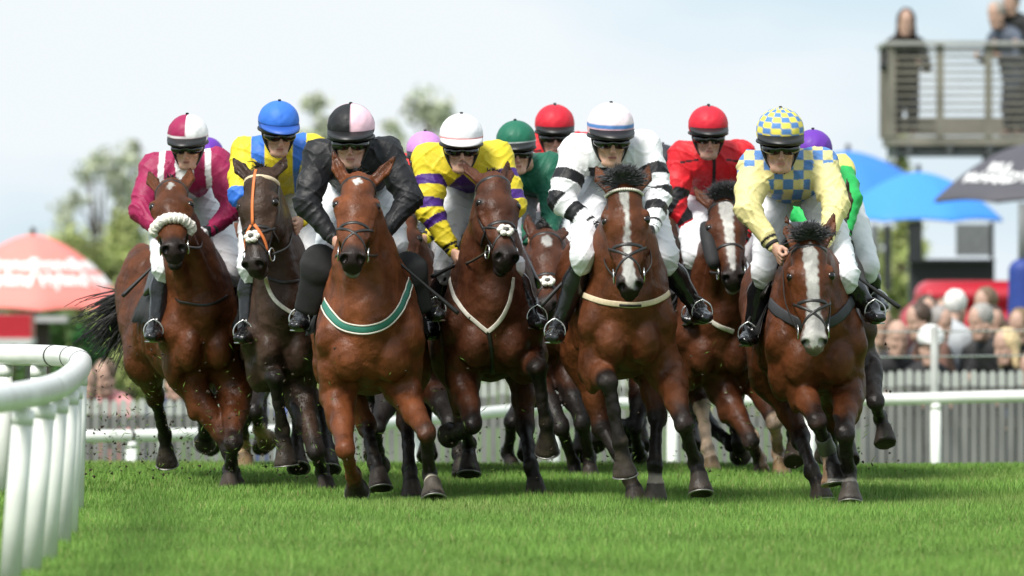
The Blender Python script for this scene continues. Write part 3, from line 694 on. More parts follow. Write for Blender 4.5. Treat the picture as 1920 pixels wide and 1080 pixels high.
HORSES = dict(
 h1=dict(D=47.6, cx=385, rump=288, floor=728, hw=.225, nw=.95, coat=BAY, label='bay racehorse with white sheepskin noseband and raised open muzzle, far left of the pack',
    poll=(320, 347), muz=(326, 470), poll_d=47.35, ears=((280, 323), (356, 316)), gape=.018, nose='sheep', marks=[[(.06, .0, .0), (.085, .020, 0), (.105, .012, 0), (.12, 0, 0)]],
    fl=((356, 715), (429, 840, 1), (438, 890, -1), (449, 917, 1)), fr=((440, 735), (437, 830, 1), (430, 885, -1), (427, 910, 1)),
    hl_=((290, 742), (309, 818, -1), (313, 862, -1), 1.5), hr_=((378, 770), (385, 805, -1), (384, 826, -1), 1.5), tail=-.75, tail_l=.5, lip=(.5, .4, .33),
    breast=[('black_leather', .007, ((330, 560), (385, 574), (425, 555)))]),
 h2=dict(D=46.9, cx=532, rump=500, floor=738, hw=.215, nw=1.0, coat=DARKB, label='dark brown racehorse with orange rubber strap down its face, second from the left',
    poll=(487, 327), muz=(470, 508), hyaw=-22, poll_d=46.8, ears=((437, 297), (536, 294)), nose='flower', centre='orange_rubber', brow='cream_webbing',
    fl=((505, 690, 0), (516, 708, 1, .30), (530, 806, -1), (536, 862, -1)), fr=((556, 735), (592, 845, 1), (604, 885, -1), (616, 916, 1)),
    hl_=((604, 760), (616, 842, 1), (618, 862, 1), 1.3), hr_=None, muzzle=(.05, .04, .035), lip=(.16, .14, .13),
    breast=[('white_webbing', .011, ((497, 520), (512, 560), (548, 588), (566, 590))), ('black_leather', .009, ((500, 520), (530, 530), (560, 526)))]),
 h3=dict(flaps=True, dark_l=2.2, dark_from=.80, D=45.0, cx=695, rump=685, floor=748, hw=.295, nw=1.08, coat=BRIGHT, label='bright bay racehorse with green breast strap leading under the black silks',
    poll=(672, 336), muz=(660, 492), ears=((625, 284), (741, 294)), nose='cross', marks=[[(.05, .0, 0), (.07, .026, 0), (.085, .022, 0), (.10, .0, 0)]],
    fl=((634, 742), (648, 842, 1), (662, 893, -1), (668, 918, -1)), fr=((752, 728), (799, 812, 1), (806, 890, -1), (815, 918, 1)),
    hl_=((688, 800), (702, 862, 1), (716, 902, 1), 1.1), hr_=((762, 790), (768, 880, 1), (772, 926, 1), .9), lip=(.45, .42, .36), socks=dict(fr=(2.35, (.7, .66, .55))),
    breast=[('green_webbing', .018, ((600, 548), (618, 588), (645, 612), (690, 618), (730, 602), (755, 566), (768, 528)))]),
 h4=dict(D=45.6, cx=925, rump=905, floor=722, hw=.27, nw=1.0, coat=MIDB, label='bay racehorse with cream flower pad on its noseband turning its head right',
    poll=(926, 335), muz=(955, 490), hyaw=20, poll_d=45.45, ears=((868, 302), (952, 303)), nose='flower',
    fl=((868, 712), (886, 795, 1, .40), (862, 812, -1), (846, 815, -1)), fr=((985, 676), (1008, 690, 1, .32), (1024, 793, -1), (1026, 838, -1)),
    hl_=((868, 790), (880, 835, -1), (879, 876, 1), 1.2), hr_=((984, 800), (996, 872, 1), (1008, 928, 1), .9),
    breast=[('white_webbing', .013, ((842, 510), (852, 556), (880, 592), (915, 622))), ('white_webbing', .013, ((915, 622), (938, 600), (956, 560), (962, 520))), ('black_leather', .011, ((916, 620), (922, 660), (923, 700)))]),
 h5=dict(D=49.6, cx=1032, rump=1040, floor=700, hw=.25, nw=.95, coat=MIDB, vox=.012, label='bay racehorse with white star low behind, between the green and striped riders',
    poll=(1024, 440), muz=(1028, 580), hl=1.0, ears=((990, 400), (1058, 426)), poll_d=49.2, nose='flower', marks=[[(.06, .0, 0), (.085, .03, 0), (.12, .026, .004), (.16, .0, .01)]],
    fl=((1000, 700), (1052, 800, 1), (1075, 870, -1), (1086, 912, 1)), fr=((1060, 700), (1092, 790, 1), (1105, 860, -1), (1107, 895, 1)), dark_from=.2),
 h7=dict(dark_from=.62, D=44.2, cx=1180, rump=1130, floor=718, hw=.240, nw=1.06, coat=BAY, label='bay racehorse with narrow white stripe, beaded browband and cream breast strap',
    poll=(1170, 352), muz=(1182, 548), poll_d=44.0, ears=((1116, 310), (1217, 309)), nose='cross', beads=True, forelock='fan', leather='black_leather',
    marks=[[(.03, .0, -.004), (.05, .022, -.004), (.10, .022, -.004), (.14, .010, .004), (.22, .010, .006), (.33, .018, -.004), (.40, .020, -.004), (.50, .032, 0), (.56, .020, .01), (.58, 0, .01)]],
    fl=((1118, 690), (1140, 716, 1, .34), (1163, 828, -1), (1171, 880, -1)), fr=((1252, 700), (1281, 793, 1), (1304, 868, -1), (1316, 912, 1)),
    hl_=((1128, 800), (1180, 892, 1), (1197, 940, 1), 1.0), hr_=((1232, 780), (1228, 870, 1), (1228, 935, 1), .9), socks=dict(hr=(2.25, (.62, .54, .44))),
    breast=[('cream_webbing', .0155, ((1082, 546), (1110, 560), (1150, 569), (1200, 571), (1240, 560), (1258, 544)))]),
 h8=dict(D=50.0, cx=1350, rump=1310, floor=735, hw=.26, nw=1.0, coat=(.14, .045, .018), label='bay racehorse with broad white blaze and black cheekpiece under the red silks',
    poll=(1357, 380), muz=(1378, 528), poll_d=49.7, hyaw=6, ears=((1302, 350), (1405, 352)), nose='plain', cheekpiece=-1, forelock='fanlow', lip=(.4, .33, .3),
    marks=[[(.03, 0, 0), (.06, .042, 0), (.12, .042, 0), (.2, .028, .0), (.4, .022, .0), (.5, .014, 0), (.53, 0, 0)]],
    fl=((1356, 730), (1408, 826, 1), (1424, 866, -1), (1432, 890, 1)), fr=((1410, 700), (1452, 790, 1), (1460, 850, -1), (1466, 884, 1)), hoofs=dict(fr=(.30, .20, .10), hl=(.32, .22, .12)), socks=dict(fr=(.95, (.66, .50, .36)), hl=(.95, (.70, .56, .42))),
    hl_=((1316, 760), (1326, 840, 1), (1338, 880, 1), 1.0), hr_=((1372, 780), (1384, 828, 1), (1388, 850, -1), 1.5),
    breast=[('white_webbing', .014, ((1296, 560), (1330, 600), (1375, 622)))]),
 h9=dict(D=44.6, cx=1535, rump=1478, floor=755, hw=.262, nw=1.0, coat=BAY, label='bay racehorse with wide white blaze down to its nostrils and a grey forelock',
    poll=(1517, 456), muz=(1528, 654), poll_d=44.3, ears=((1474, 404), (1564, 398)), nose='cross', forelock='fanlow', hs=1.0, muzzle=(.30, .24, .21),
    marks=[[(.015, .002, 0), (.045, .012, 0), (.065, .036, 0), (.12, .038, 0), (.2, .030, .004), (.32, .030, .006), (.40, .036, .004), (.47, .05, .004), (.54, .062, 0), (.565, .045, 0), (.58, 0, 0)]],
    fl=((1495, 712), (1532, 789, 1), (1552, 846, -1), (1566, 896, 1)), fr=((1588, 735), (1584, 812, 1), (1592, 885, -1), (1594, 930, 1)), socks=dict(fl=(1.95, (.66, .46, .32)), fr=(2.4, (.7, .66, .6))),
    hoofs=dict(fl=(.42, .27, .16)), hl_=((1500, 820), (1522, 880, 1), (1545, 926, 1), .9), hr_=((1560, 790), (1556, 830, -1), (1560, 850, -1), 1.5), boot=True,
    breast=[('charcoal_webbing', .030, ((1442, 566), (1462, 586), (1500, 606), (1535, 612), (1565, 600), (1590, 576), (1600, 556)))]),
 h10=dict(D=48.4, cx=1562, rump=1535, floor=720, hw=.235, nw=.9, coat=DARKB, vox=.012, label='dark brown racehorse mostly hidden behind the pale yellow and blue check rider',
    poll=(1560, 400), muz=(1545, 560), ears=((1520, 350), (1588, 335)), nose='plain',
    fl=((1560, 720), (1545, 790, 1), (1546, 820, -1), (1548, 850, -1)), fr=((1622, 690), (1642, 752, 1), (1650, 786, -1), (1662, 818, 1)), dark_from=.0),
 h11=dict(D=49.4, cx=775, rump=745, floor=722, hw=.26, nw=.95, coat=MIDB, vox=.013, label='bay racehorse hidden behind the black silks rider, ridden by the mauve cap',
    poll=(752, 400), muz=(750, 550), ears=((726, 370), (778, 368)), nose='plain',
    fl=((740, 720), (706, 800, 1), (708, 850, -1), (711, 872, -1)), fr=((806, 720), (845, 790, 1), (860, 850, 1), (868, 880, 1)), dark_from=.2),
 h6=dict(D=52.0, cx=1060, rump=1075, floor=720, hw=.25, nw=.9, coat=DARKB, vox=.014, label='dark racehorse at the back under the red cap rider',
    poll=(1060, 400), muz=(1062, 530), ears=((1040, 372), (1082, 372)), nose='plain',
    fl=((1000, 715), (960, 790, 1), (952, 850, -1), (965, 880, 1)), fr=((1110, 720), (1126, 790, 1), (1180, 800, -1), (1182, 830, -1)), dark_from=.0),
 h12=dict(D=51.8, cx=1248, rump=1250, floor=720, hw=.25, nw=.9, coat=MIDB, vox=.014, label='brown racehorse at the back under the dark cap rider',
    poll=(1240, 370), muz=(1246, 500), ears=((1222, 340), (1262, 340)), nose='plain',
    fl=((1210, 720), (1190, 800, 1), (1196, 840, -1), (1198, 860, -1)), fr=((1285, 720), (1330, 800, 1), (1370, 830, 1), (1385, 845, -1)), dark_from=.2),
 h13=dict(D=51.4, cx=455, rump=440, floor=705, hw=.23, nw=.9, coat=MIDB, vox=.014, label='brown racehorse with pale socks hidden behind the maroon silks rider',
    poll=(446, 420), muz=(448, 550), ears=((425, 395), (465, 393)), nose='plain', hoofs=dict(fl=(.3, .2, .1), fr=(.3, .2, .1)), socks=dict(fl=(1.5, (.5, .36, .2)), fr=(1.5, (.5, .36, .2))),
    fl=((430, 710), (455, 790, 1), (458, 840, -1), (460, 870, 1)), fr=((476, 700), (478, 770, 1), (486, 805, -1), (500, 824, -1)), dark_from=.2),
)
# ------------------------------------------------------------------ riders
SKIN = (.60, .345, .255)
def rot3(yaw, pitch, roll):
    """rows: s (towards photo right), f (face direction), u (up)"""
    m = Euler((pitch, roll, yaw), 'XYZ').to_matrix(); m = np.array(m)
    return (m @ np.array([1, 0, 0.])), (m @ np.array([0, -1., 0])), (m @ np.array([0, 0, 1.]))

def face(fd, o, s, f, u, k=1.0, v=(0, 0, 0, 0)):
    def P(a, b, c): return o + (s * a + f * b + u * c) * k
    R = np.array([s, f, u])
    fd.ell(P(0, 0, .03), R, (.076 * k, .096 * k, .10 * k), k=.02)
    fd.cap(P(0, .030, -.03), P(0, .046 + .004 * v[0], -.118 - .004 * v[1]), (.062 * k, .060 * k), ((.040 + .006 * v[2]) * k, .038 * k), s, k=.02)
    for q in (-1, 1):
        fd.ell(P(q * .040, .062, -.050), R, (.024 * k, .020 * k, .018 * k), k=.02)
        fd.ell(P(q * .034, .096, -.018), R, (.017 * k, .013 * k, .011 * k), k=.014, op='s')
        fd.cap(P(q * .055, .005, -.045), P(q * .034, .045, -.125), .026 * k, .020 * k, k=.02)
        fd.ell(P(q * .077, -.008, -.035), R, (.010 * k, .018 * k, .030 * k), k=.006)
        fd.ell(P(q * .0115, .103, -.066), R, (.008 * k, .010 * k, .007 * k), k=.005)
    fd.cap(P(-.04, .080, .010), P(.04, .080, .010), .012 * k, .012 * k, k=.014)
    fd.cap(P(0, .088, -.012), P(.003 * v[0], .112 + .005 * v[3], -.058 - .005 * v[2]), .008 * k, (.012 + .002 * v[1]) * k, k=.009)
    fd.ell(P(-.047, .064, -.085), R, (.014, .010, .020), k=.016, op='s'); fd.ell(P(.047, .064, -.085), R, (.014, .010, .020), k=.016, op='s')
    fd.cap(P(-.030, .090, -.070), P(-.034, .080, -.098), .0022, .0022, k=.006, op='s'); fd.cap(P(.030, .090, -.070), P(.034, .080, -.098), .0022, .0022, k=.006, op='s')
    fd.cap(P(-.015, .086, -.088), P(.015, .086, -.088), .0072 * k, .0072 * k, k=.006); fd.cap(P(-.013, .085, -.101), P(.013, .085, -.101), .008 * k, .008 * k, k=.006)
    fd.cap(P(-.024, .0965, -.0945 - .003 * v[3]), P(.024, .0965, -.0945 + .003 * v[0]), .0026 + .003 * max(v[1], 0), .0026 + .003 * max(v[1], 0), k=.003, op='s')
    fd.ell(P(0, .070, -.128), R, (.021 * k, .018 * k, .016 * k), k=.016)

def fist(fd, wr, a, inn, k=1.0, r=.0098):
    """closed hand from wrist wr along forearm direction a, fingers curling towards inn"""
    a = nrm(a); inn = nrm(inn - a * (inn @ a)); up = nrm(np.cross(a, inn)); up = up if up[2] > 0 else -up
    c = wr + a * .055
    fd.cap(wr, c + a * .012, (.030, .022), (.040, .019), up, k=.015)
    for j, (o, L) in enumerate(((.030, .031), (.010, .034), (-.010, .032), (-.028, .026))):
        p0 = c + a * .028 + up * o - inn * .010; p1 = p0 + a * L * .9 + inn * .006 - up * .002 * j; p2 = p1 + inn * .026 - a * .004; p3 = p2 - a * .020 + inn * .003
        fd.cap(p0, p1, r * 1.05, r, k=.005); fd.cap(p1, p2, r, r * .92, k=.004); fd.cap(p2, p3, r * .92, r * .8, k=.003)
    t0 = wr + a * .028 + up * .024; t1 = t0 + a * .030 + up * .014 + inn * .018; t2 = t1 + a * .028 + inn * .014
    fd.cap(t0, t1, .014, .0115, k=.01); fd.cap(t1, t2, .0112, .0095, k=.003)
    return c + a * .035 + inn * .014

def cap_mesh(o, s, f, u, k=1.0, zc=-.03, low=-.082, n=56, m=22):
    V = []; info = []; F = []
    rs, rf, ru = .126 * k, .150 * k, .122 * k
    for i in range(m + 1):
        ph = math.pi * .5 * 1.22 * i / m
        for j in range(n):
            th = 2 * math.pi * j / n
            sx = math.sin(ph) * math.sin(th); fy = math.sin(ph) * math.cos(th); z = math.cos(ph)
            pinch = 1 - .020 * (abs(math.cos(3 * th)) ** 14) * math.sin(ph)
            w = 1 + .010 * math.sin(th * 11 + 3 * math.sin(ph * 5)) * math.sin(ph) + .006 * math.sin(th * 23 + ph * 9)
            z2 = z * ru + zc
            if z2 < low * k: z2 = low * k
            V.append(o + s * sx * rs * pinch * w + f * fy * rf * pinch * w + u * z2); info.append((th, ph, sx, z2))
    for i in range(m):
        for j in range(n):
            l = (j + 1) % n; F.append((i * n + j, i * n + l, (i + 1) * n + l, (i + 1) * n + j))
    return np.array(V), F, np.array(info)

def rider(r, h):
    Dh = h['D']; hd = Dh + r.get('hd', .28); k = r.get('k', 1.0); front = r.get('front', True)
    vb = (.0062 if front else .011) * Q; vj = (.0068 if front else .013) * Q
    s, f, u = rot3(math.radians(r.get('yaw', 0)), math.radians(r.get('pitch', 6)), math.radians(r.get('roll', 0)))
    o = W(*r['head'], hd); fo = o - u * .102 * k
    hx, hy = r['head']; sc = 46 * (FPX / 45) / (FPX / 45)
    PX = FPX / hd
    def df(key, dx, dz): return r.get(key, (hx + dx * PX, hy + dz * PX))
    sl = W(*df('sl', -.20, .17), Dh + .48); sr = W(*df('sr', .20, .17), Dh + .48)
    el = solve(sl, *df('el', -.27, .46), .29, 1); er = solve(sr, *df('er', .27, .46), .29, 1)
    wl = solve(el, *df('hl', -.12, .66), .25, 1); wr = solve(er, *df('hr', .12, .66), .25, 1)
    mid = (sl + sr) / 2
    hip = np.array([mid[0] * .4 + h['T'](1.05, 0, 0)[0] * .6, Dh + 1.02, h['zw'] + .36])
    hipl = hip - h['S'] * .09; hipr = hip + h['S'] * .09
    def outside(key, dx, dz, off, gap):
        x_, y_ = df(key, dx, dz); d_ = Dh + off
        while d_ > Dh + .1 and h['fd'].at(W(x_, y_, d_)) < gap: d_ -= .03
        return W(x_, y_, d_)
    kl = outside('kl', -.22, .80, .56, .06); kr = outside('kr', .22, .80, .56, .06)
    al = outside('fl', -.30, 1.10, min(.78, kl[1] - Dh + .12), .05); ar = outside('fr', .30, 1.10, min(.78, kr[1] - Dh + .12), .05)
    base = np.array([hip[0], hip[1], h['zw'] + .05])
    root = thing('person', r['label'], 'jockey', base, 'jockeys riding in the race')
    # body
    pts = [o, sl, sr, el, er, wl, wr, hip, kl, kr, al, ar]; lo, hi = bounds(pts, .24)
    lo2, hi2 = bounds([o, sl, sr, el, er, wl, wr], .17)
    fd = Field(lo2 if front else lo2, hi2, vb)
    rv = random.Random(int(hx) * 7); vv = [rv.uniform(-1, 1) for _ in range(4)]; face(fd, fo, s, f, u, k, vv)
    nk = mid + np.array([0, -.02, .03])
    fd.cap(fo - f * .01 - u * .05, nk, .052, .062, k=.03)
    fd.cap(sl, sr, .045, .045, k=.03); fd.cap(mid, hip, (.11, .07), (.10, .08), k=.03)
    inn = nrm(wr - wl) if np.linalg.norm(wr - wl) > .02 else np.array([1., 0, 0])
    grips = []
    for S_, E_, Wr_, q in ((sl, el, wl, 1), (sr, er, wr, -1)):
        fd.cap(S_, E_, .042, .036, k=.03); fd.cap(E_, Wr_, .036, .024, k=.02)
        grips.append(fist(fd, Wr_, Wr_ - E_ + np.array([0, -.12, 0]), np.array([q * 1., 0, 0]) + np.array([0, .1, 0])))
    V, F = fd.mesh()
    tn = [1.0, .86, 1.06, .94, .80][int(hx) % 5]; c = np.tile(np.array(SKIN, np.float32) * np.array([tn, tn * (1.02 if int(hx) % 2 else .95), tn * .98]), (len(V), 1))
    Vf = V - fo; a_, b_, c_ = Vf @ s / k, Vf @ f / k, Vf @ u / k
    def mixc(m, col): c[:] = c * (1 - m[:, None]) + np.array(col, np.float32) * m[:, None]
    mixc(sstep(.022, .0, np.hypot(np.abs(a_) - .045, c_ + .055)) * (b_ > .03) * .45, (.55, .20, .14))
    mixc(sstep(.018, .004, np.hypot(a_, c_ + .060)) * (b_ > .08) * .5, (.55, .20, .14))
    mixc(sstep(.024, .018, np.abs(a_)) * sstep(.0105, .007, np.abs(c_ + .0945)) * (b_ > .07) * .75, (.40, .13, .11))
    mixc(sstep(.0022 + .0035 * max(vv[1], 0), .0006, np.abs(c_ + .0945)) * (np.abs(a_) < .023) * (b_ > .07) * .8, (.12, .03, .03))
    mixc(sstep(-.065, -.085, c_) * (b_ > .0) * (np.hypot(a_, c_ + .0945) > .024) * (.32 if r.get('stubble') else .14 * max(vv[2], 0)), (.16, .10, .08))
    mixc(sstep(.55, .95, .5 + .5 * np.sin(a_ * 120 + vv[0] * 9) * np.sin(c_ * 140 + vv[1] * 9)) * .14, (.42, .17, .12))
    gl = r.get('gloves')
    for side, Wr_, E_ in (('l', wl, el), ('r', wr, er)):
        if gl and side in gl:
            g = gl[side]; d = (V - Wr_) @ nrm(Wr_ - E_ + np.array([0, -.05, 0])); m = (np.linalg.norm(V - Wr_ - nrm(Wr_ - E_) * .06, axis=1) < .12) & (d > -.05)
            mixc(m * 1.0, g[0]); mixc(m * sstep(.06, .07, d), g[1])
    mk('body', V, F, M('skin'), root, col=c)
    # jersey
    fd = Field(lo, hi, vj)
    fd.cap(mid + np.array([0, .03, -.03]), mid * .45 + hip * .55 + np.array([0, 0, -.02]), (.185, .115), (.165, .12), k=.05)
    fd.cap(mid * .45 + hip * .55 + np.array([0, 0, -.02]), hip * .85 + mid * .15, (.165, .12), (.14, .11), k=.04)
    fd.cap(mid * .5 + sl * .5 + np.array([0, -.02, -.05]), mid * .5 + sr * .5 + np.array([0, -.02, -.05]), .085, .085, k=.05)
    fd.cap(nk + np.array([0, 0, -.02]), nk + (fo - nk) * .35, .075, .064, k=.03)
    pf = r.get('puff', 1.0)
    for S_, E_, Wr_ in ((sl, el, wl), (sr, er, wr)):
        fd.cap(mid * .5 + S_ * .5, S_, .085, .082 * pf, k=.05)
        fd.cap(S_, S_ * .4 + E_ * .6, .082 * pf, .074 * pf, k=.04); fd.cap(S_ * .4 + E_ * .6, E_, .074 * pf, .064 * pf, k=.03)
        fd.cap(E_, Wr_ * .8 + E_ * .2, .064 * pf, .044 * pf, k=.03); fd.cap(Wr_ * .8 + E_ * .2, Wr_, .040 * pf, .036, k=.01)
    rs = random.Random(int(hx)); q1, q2, q3, q4 = [rs.uniform(0, 6) for _ in range(4)]
    def wr_fn(x, y, z):
        e = np.minimum(np.sqrt((x - el[0]) ** 2 + (z - el[2]) ** 2), np.sqrt((x - er[0]) ** 2 + (z - er[2]) ** 2))
        near = np.exp(-(e / .10) ** 2)
        w1 = np.sin(z * 17 + y * 12 + q2); w2 = np.sin(x * 21 + q4)
        a1 = 1 - np.abs(np.sin(x * 19 + z * 13 + q1 + 1.8 * w1)); a2 = 1 - np.abs(np.sin(z * 33 - x * 21 + q3 + 2.2 * w2)); a3 = 1 - np.abs(np.sin(z * 52 + x * 30 + 3 * np.sin(x * 27 + q1) + y * 20))
        a4 = 1 - np.abs(np.sin(z * 9 - x * 26 + q2 + 2 * np.sin(z * 14 + q3)))
        return .003 - .0075 * a1 ** 3 - .0045 * a2 ** 5 - near * .008 * a3 ** 2 - .0055 * a4 ** 6
    fd.warp(wr_fn)
    V, F = fd.mesh()
    tl_, dl = seg_param(V, sl, el); tl2, dl2 = seg_param(V, el, wl); tr_, dr = seg_param(V, sr, er); tr2, dr2 = seg_param(V, er, wr)
    _, dt = seg_param(V, mid, hip); dt = dt - .09
    L = np.minimum(dl, dl2); R = np.minimum(dr, dr2)
    part = np.zeros(len(V), int); t = np.zeros(len(V))
    ml = (L < dt + .012) & (L < R); mr = (R < dt + .012) & (R <= L)
    part[ml] = 1; part[mr] = 2
    t[ml] = np.where(dl < dl2, tl_, 1 + tl2)[ml]; t[mr] = np.where(dr < dr2, tr_, 1 + tr2)[mr]
    rel = V - nk; X = rel[:, 0]; Z = -rel[:, 2]
    c = r['silk'](part, t, X, Z, rel[:, 1]).astype(np.float32)
    mk('jersey', V, F, M('silk'), root, col=c)
    # cuffs
    for Wr_, E_ in ((wl, el), (wr, er)):
        a = nrm(Wr_ - E_); v, q = tube([Wr_ - a * .022, Wr_ - a * .002], [.0385, .0375], 14); mk('cuff', v, q, M(r.get('cuff', 'cloth_black')), root)
    # breeches
    bl, bh = bounds([hip, kl, kr], .2); fd = Field(bl, bh, vj)
    fd.cap(hipl, hipr, (.10, .12), (.10, .12), k=.05); fd.cap(hip, hip * .6 + mid * .4, (.15, .11), (.15, .10), k=.04)
    for Hp, Kn in ((hipl, kl), (hipr, kr)):
        fd.cap(Hp, Hp * .45 + Kn * .55, .105, .088, k=.04); fd.cap(Hp * .45 + Kn * .55, Kn, .092, .066, k=.03); fd.cap(Kn, Kn + np.array([0, .02, -.05]), .062, .052, k=.02)
    fd.warp(lambda x, y, z: .002 - .007 * (1 - np.abs(np.sin(x * 17 + z * 26 + q2 + 2 * np.sin(z * 15 + y * 9)))) ** 4 - .006 * (1 - np.abs(np.sin(z * 40 - x * 22 + q3 + 2 * np.sin(x * 24)))) ** 4)
    V, F = fd.mesh(); mk('breeches', V, F, M('breeches_white'), root)
    # boots and irons
    for Kn, A_, q in ((kl, al, -1), (kr, ar, 1)):
        bl, bh = bounds([Kn, A_], .25); fd = Field(bl, bh, vj)
        kd = Kn + np.array([0, .03, -.03]); calf = kd * .7 + A_ * .3 + np.array([0, .035, 0])
        toe = A_ + np.array([q * .035 + h['B'][0] * -.1, -.155, -.045]); heel = A_ + np.array([0, .055, -.045]); ball = A_ * .45 + toe * .55 + np.array([0, 0, -.012])
        fd.cap(kd, calf, .052, .060, k=.03); fd.cap(calf, A_, .060, .040, k=.03); fd.cap(A_ + np.array([0, 0, .0]), heel, .040, .032, k=.03)
        fd.cap(A_, ball, (.038, .036), (.050, .032), k=.03); fd.cap(ball, toe, (.050, .032), (.040, .025), k=.02); fd.cap(heel, ball + np.array([0, 0, -.008]), .026, .030, k=.02)
        fd.warp(lambda x, y, z: .003 * np.sin(z * 90 + 4 * np.sin(x * 40)) * np.exp(-((z - A_[2]) / .08) ** 2))
        V, F = fd.mesh(); mk('boot', V, F, M('boot_black'), root)
        top = ball + np.array([0, .01, .090]); ir = [top]
        for a in np.linspace(.5, 2 * math.pi - .5, 15): ir.append(ball + np.array([math.sin(a) * .054 * -1, .012, .022 + math.cos(a) * .060]))
        v1 = tube(catmull(ir, 3), .0048, 7, closed=True); v2 = boxm(ball + np.array([0, .012, -.036]), (.100, .035, .008)); V, F = join([v1, v2]); mk('stirrup', V, F, M('steel'), h['root'])
        lt = [top, top * .6 + h['T'](.74, q * (h['hw_'] * .8), h['zw'] - .26) * .4 + np.array([q * .012, 0, 0]), h['T'](.74, q * (h['hw_'] * .72), h['zw'] - .26)]
        Pp = catmull(lt, 5); V, F = tube(Pp, .011, 6, flat=.3, N=[h['B']] * len(Pp)); mk('stirrup_leather', V, F, M('black_leather'), h['root'])
    # helmet
    V, F, inf = cap_mesh(o, s, f, u, k); cc = r['cap'](inf[:, 0], inf[:, 1], inf[:, 2], inf[:, 3] / k).astype(np.float32)
    hel = mk('helmet', V, F, M('cap_silk'), root, col=cc)
    # liner band below the silk and the peak
    v, q = [], []
    n = 30; z0, z1 = -.052, -.08
    pk = r.get('peak', 1.0)
    for i in range(n + 1):
        th = (i / n - .5) * 2 * 1.25; e = math.cos(th / 1.25 * math.pi / 2) ** .6
        for (rr, zz) in ((1.0, z0), (1.0, z0 + .010), (1.0 + .42 * e * pk, z0 - .018 * e - .004), (1.0 + .42 * e * pk, z0 - .022 * e - .008)):
            x_ = math.sin(th) * .129 * k; y_ = math.cos(th) * .152 * k
            v.append(o + s * x_ * (1 + (rr - 1) * .25) + f * (y_ * rr) + u * zz * k)
    for i in range(n):
        for a, b in ((1, 2), (2, 3), (3, 0), (0, 1)): q.append((i * 4 + a, i * 4 + b, i * 4 + 4 + b, i * 4 + 4 + a))
    q.append((0, 1, 2, 3)); q.append((n * 4 + 3, n * 4 + 2, n * 4 + 1, n * 4))
    mk('peak', v, q, M(r.get('peak_mat', 'helmet_black')), hel)
    band = [o + s * math.sin(t_) * .119 * k + f * math.cos(t_) * .141 * k + u * -.086 * k for t_ in np.linspace(0, 2 * math.pi, 33)[:-1]]
    V, F = tube(band, .010, 8, closed=True, flat=1.0); mk('shell_rim', V, F, M('helmet_black'), hel)
    v, q = sphere(o + u * (.094) * k, (.010, .010, .006), 10, 6); mk('button', v, q, M(r.get('button', 'helmet_black')), hel)
    for q_ in (-1, 1):
        P = [fo + (s * q_ * .098 + f * .012 + u * .02) * k, fo + (s * q_ * .088 + f * .020 - u * .045) * k, fo + (s * q_ * .062 + f * .040 - u * .110) * k, fo + (s * q_ * .018 + f * .062 - u * .150) * k]
        P = catmull(P, 5); v, F_ = tube(P, [.026, .027, .027, .026, .024, .022, .018, .015, .012, .010, .009, .009, .009, .008, .008, .008][:len(P)], 8, flat=.45, N=[s] * len(P)); mk('harness', v, F_, M('helmet_black'), hel)
    # goggles
    gc = fo + (f * .084 - u * .020) * k
    fd = Field(gc - .12, gc + .12, .005 * (1 if front else 2))
    R = np.array([s, f, u])
    for q_ in (-1, 1):
        fd.ell(gc + (s * q_ * .040 + u * .003) * k, R, (.047 * k, .030 * k, .031 * k), k=.012); fd.ell(gc + (s * q_ * .080 - f * .030 + u * .006) * k, R, (.022 * k, .035 * k, .022 * k), k=.02)
    fd.cap(gc - s * .02 + u * .012, gc + s * .02 + u * .012, .019, .019, k=.01)
    V, F = fd.mesh(); mk('goggles', V, F, M('lens_black'), root)
    h['grips'] = grips; h['rider_root'] = root; h['sadP'] = None
    # reins
    for q_, g, key in ((-1, grips[0], 'l'), (1, grips[1], 'r')):
        b = h['H'](.465, q_ * .078, -.085); b2 = b + (g - b) * .5 + np.array([q_ * .03, 0, -.03])
        P = catmull([b, b2, g], 8); v, F_ = tube(P, .0085, 6, flat=.35, N=[np.array([1., 0, 0])] * len(P)); mk('rein', v, F_, M(h.get('rein', 'black_leather')), h['root'])
        P = [h['H'](.44, q_ * .075, -.12), h['T'](.05, q_ * .13, h['zf'] + .52)]
    if r.get('whip'):
        w0, w1 = r['whip']; sd_ = r.get('whip_hand', 'l'); g = grips[0 if sd_ == 'l' else 1]
        tip = W(*w1, g[1] - .02); d = nrm(tip - g); a0 = g - d * .12
        P = [a0, a0 + d * .06, g + d * .05, g + (tip - g) * .5, tip - d * .14, tip - d * .02, tip]
        v, F_ = tube(P, [.013, .010, .009, .0075, .010, .013, .011], 9)
        wt = thing('riding_whip', r['whip_label'], 'whip', g, 'whips carried by the jockeys'); mk('shaft', v, F_, M('whip_black'), wt)
        v, q = sphere(a0, .016, 8, 6); mk('handle_knob', v, q, M('whip_black'), wt)
    return root

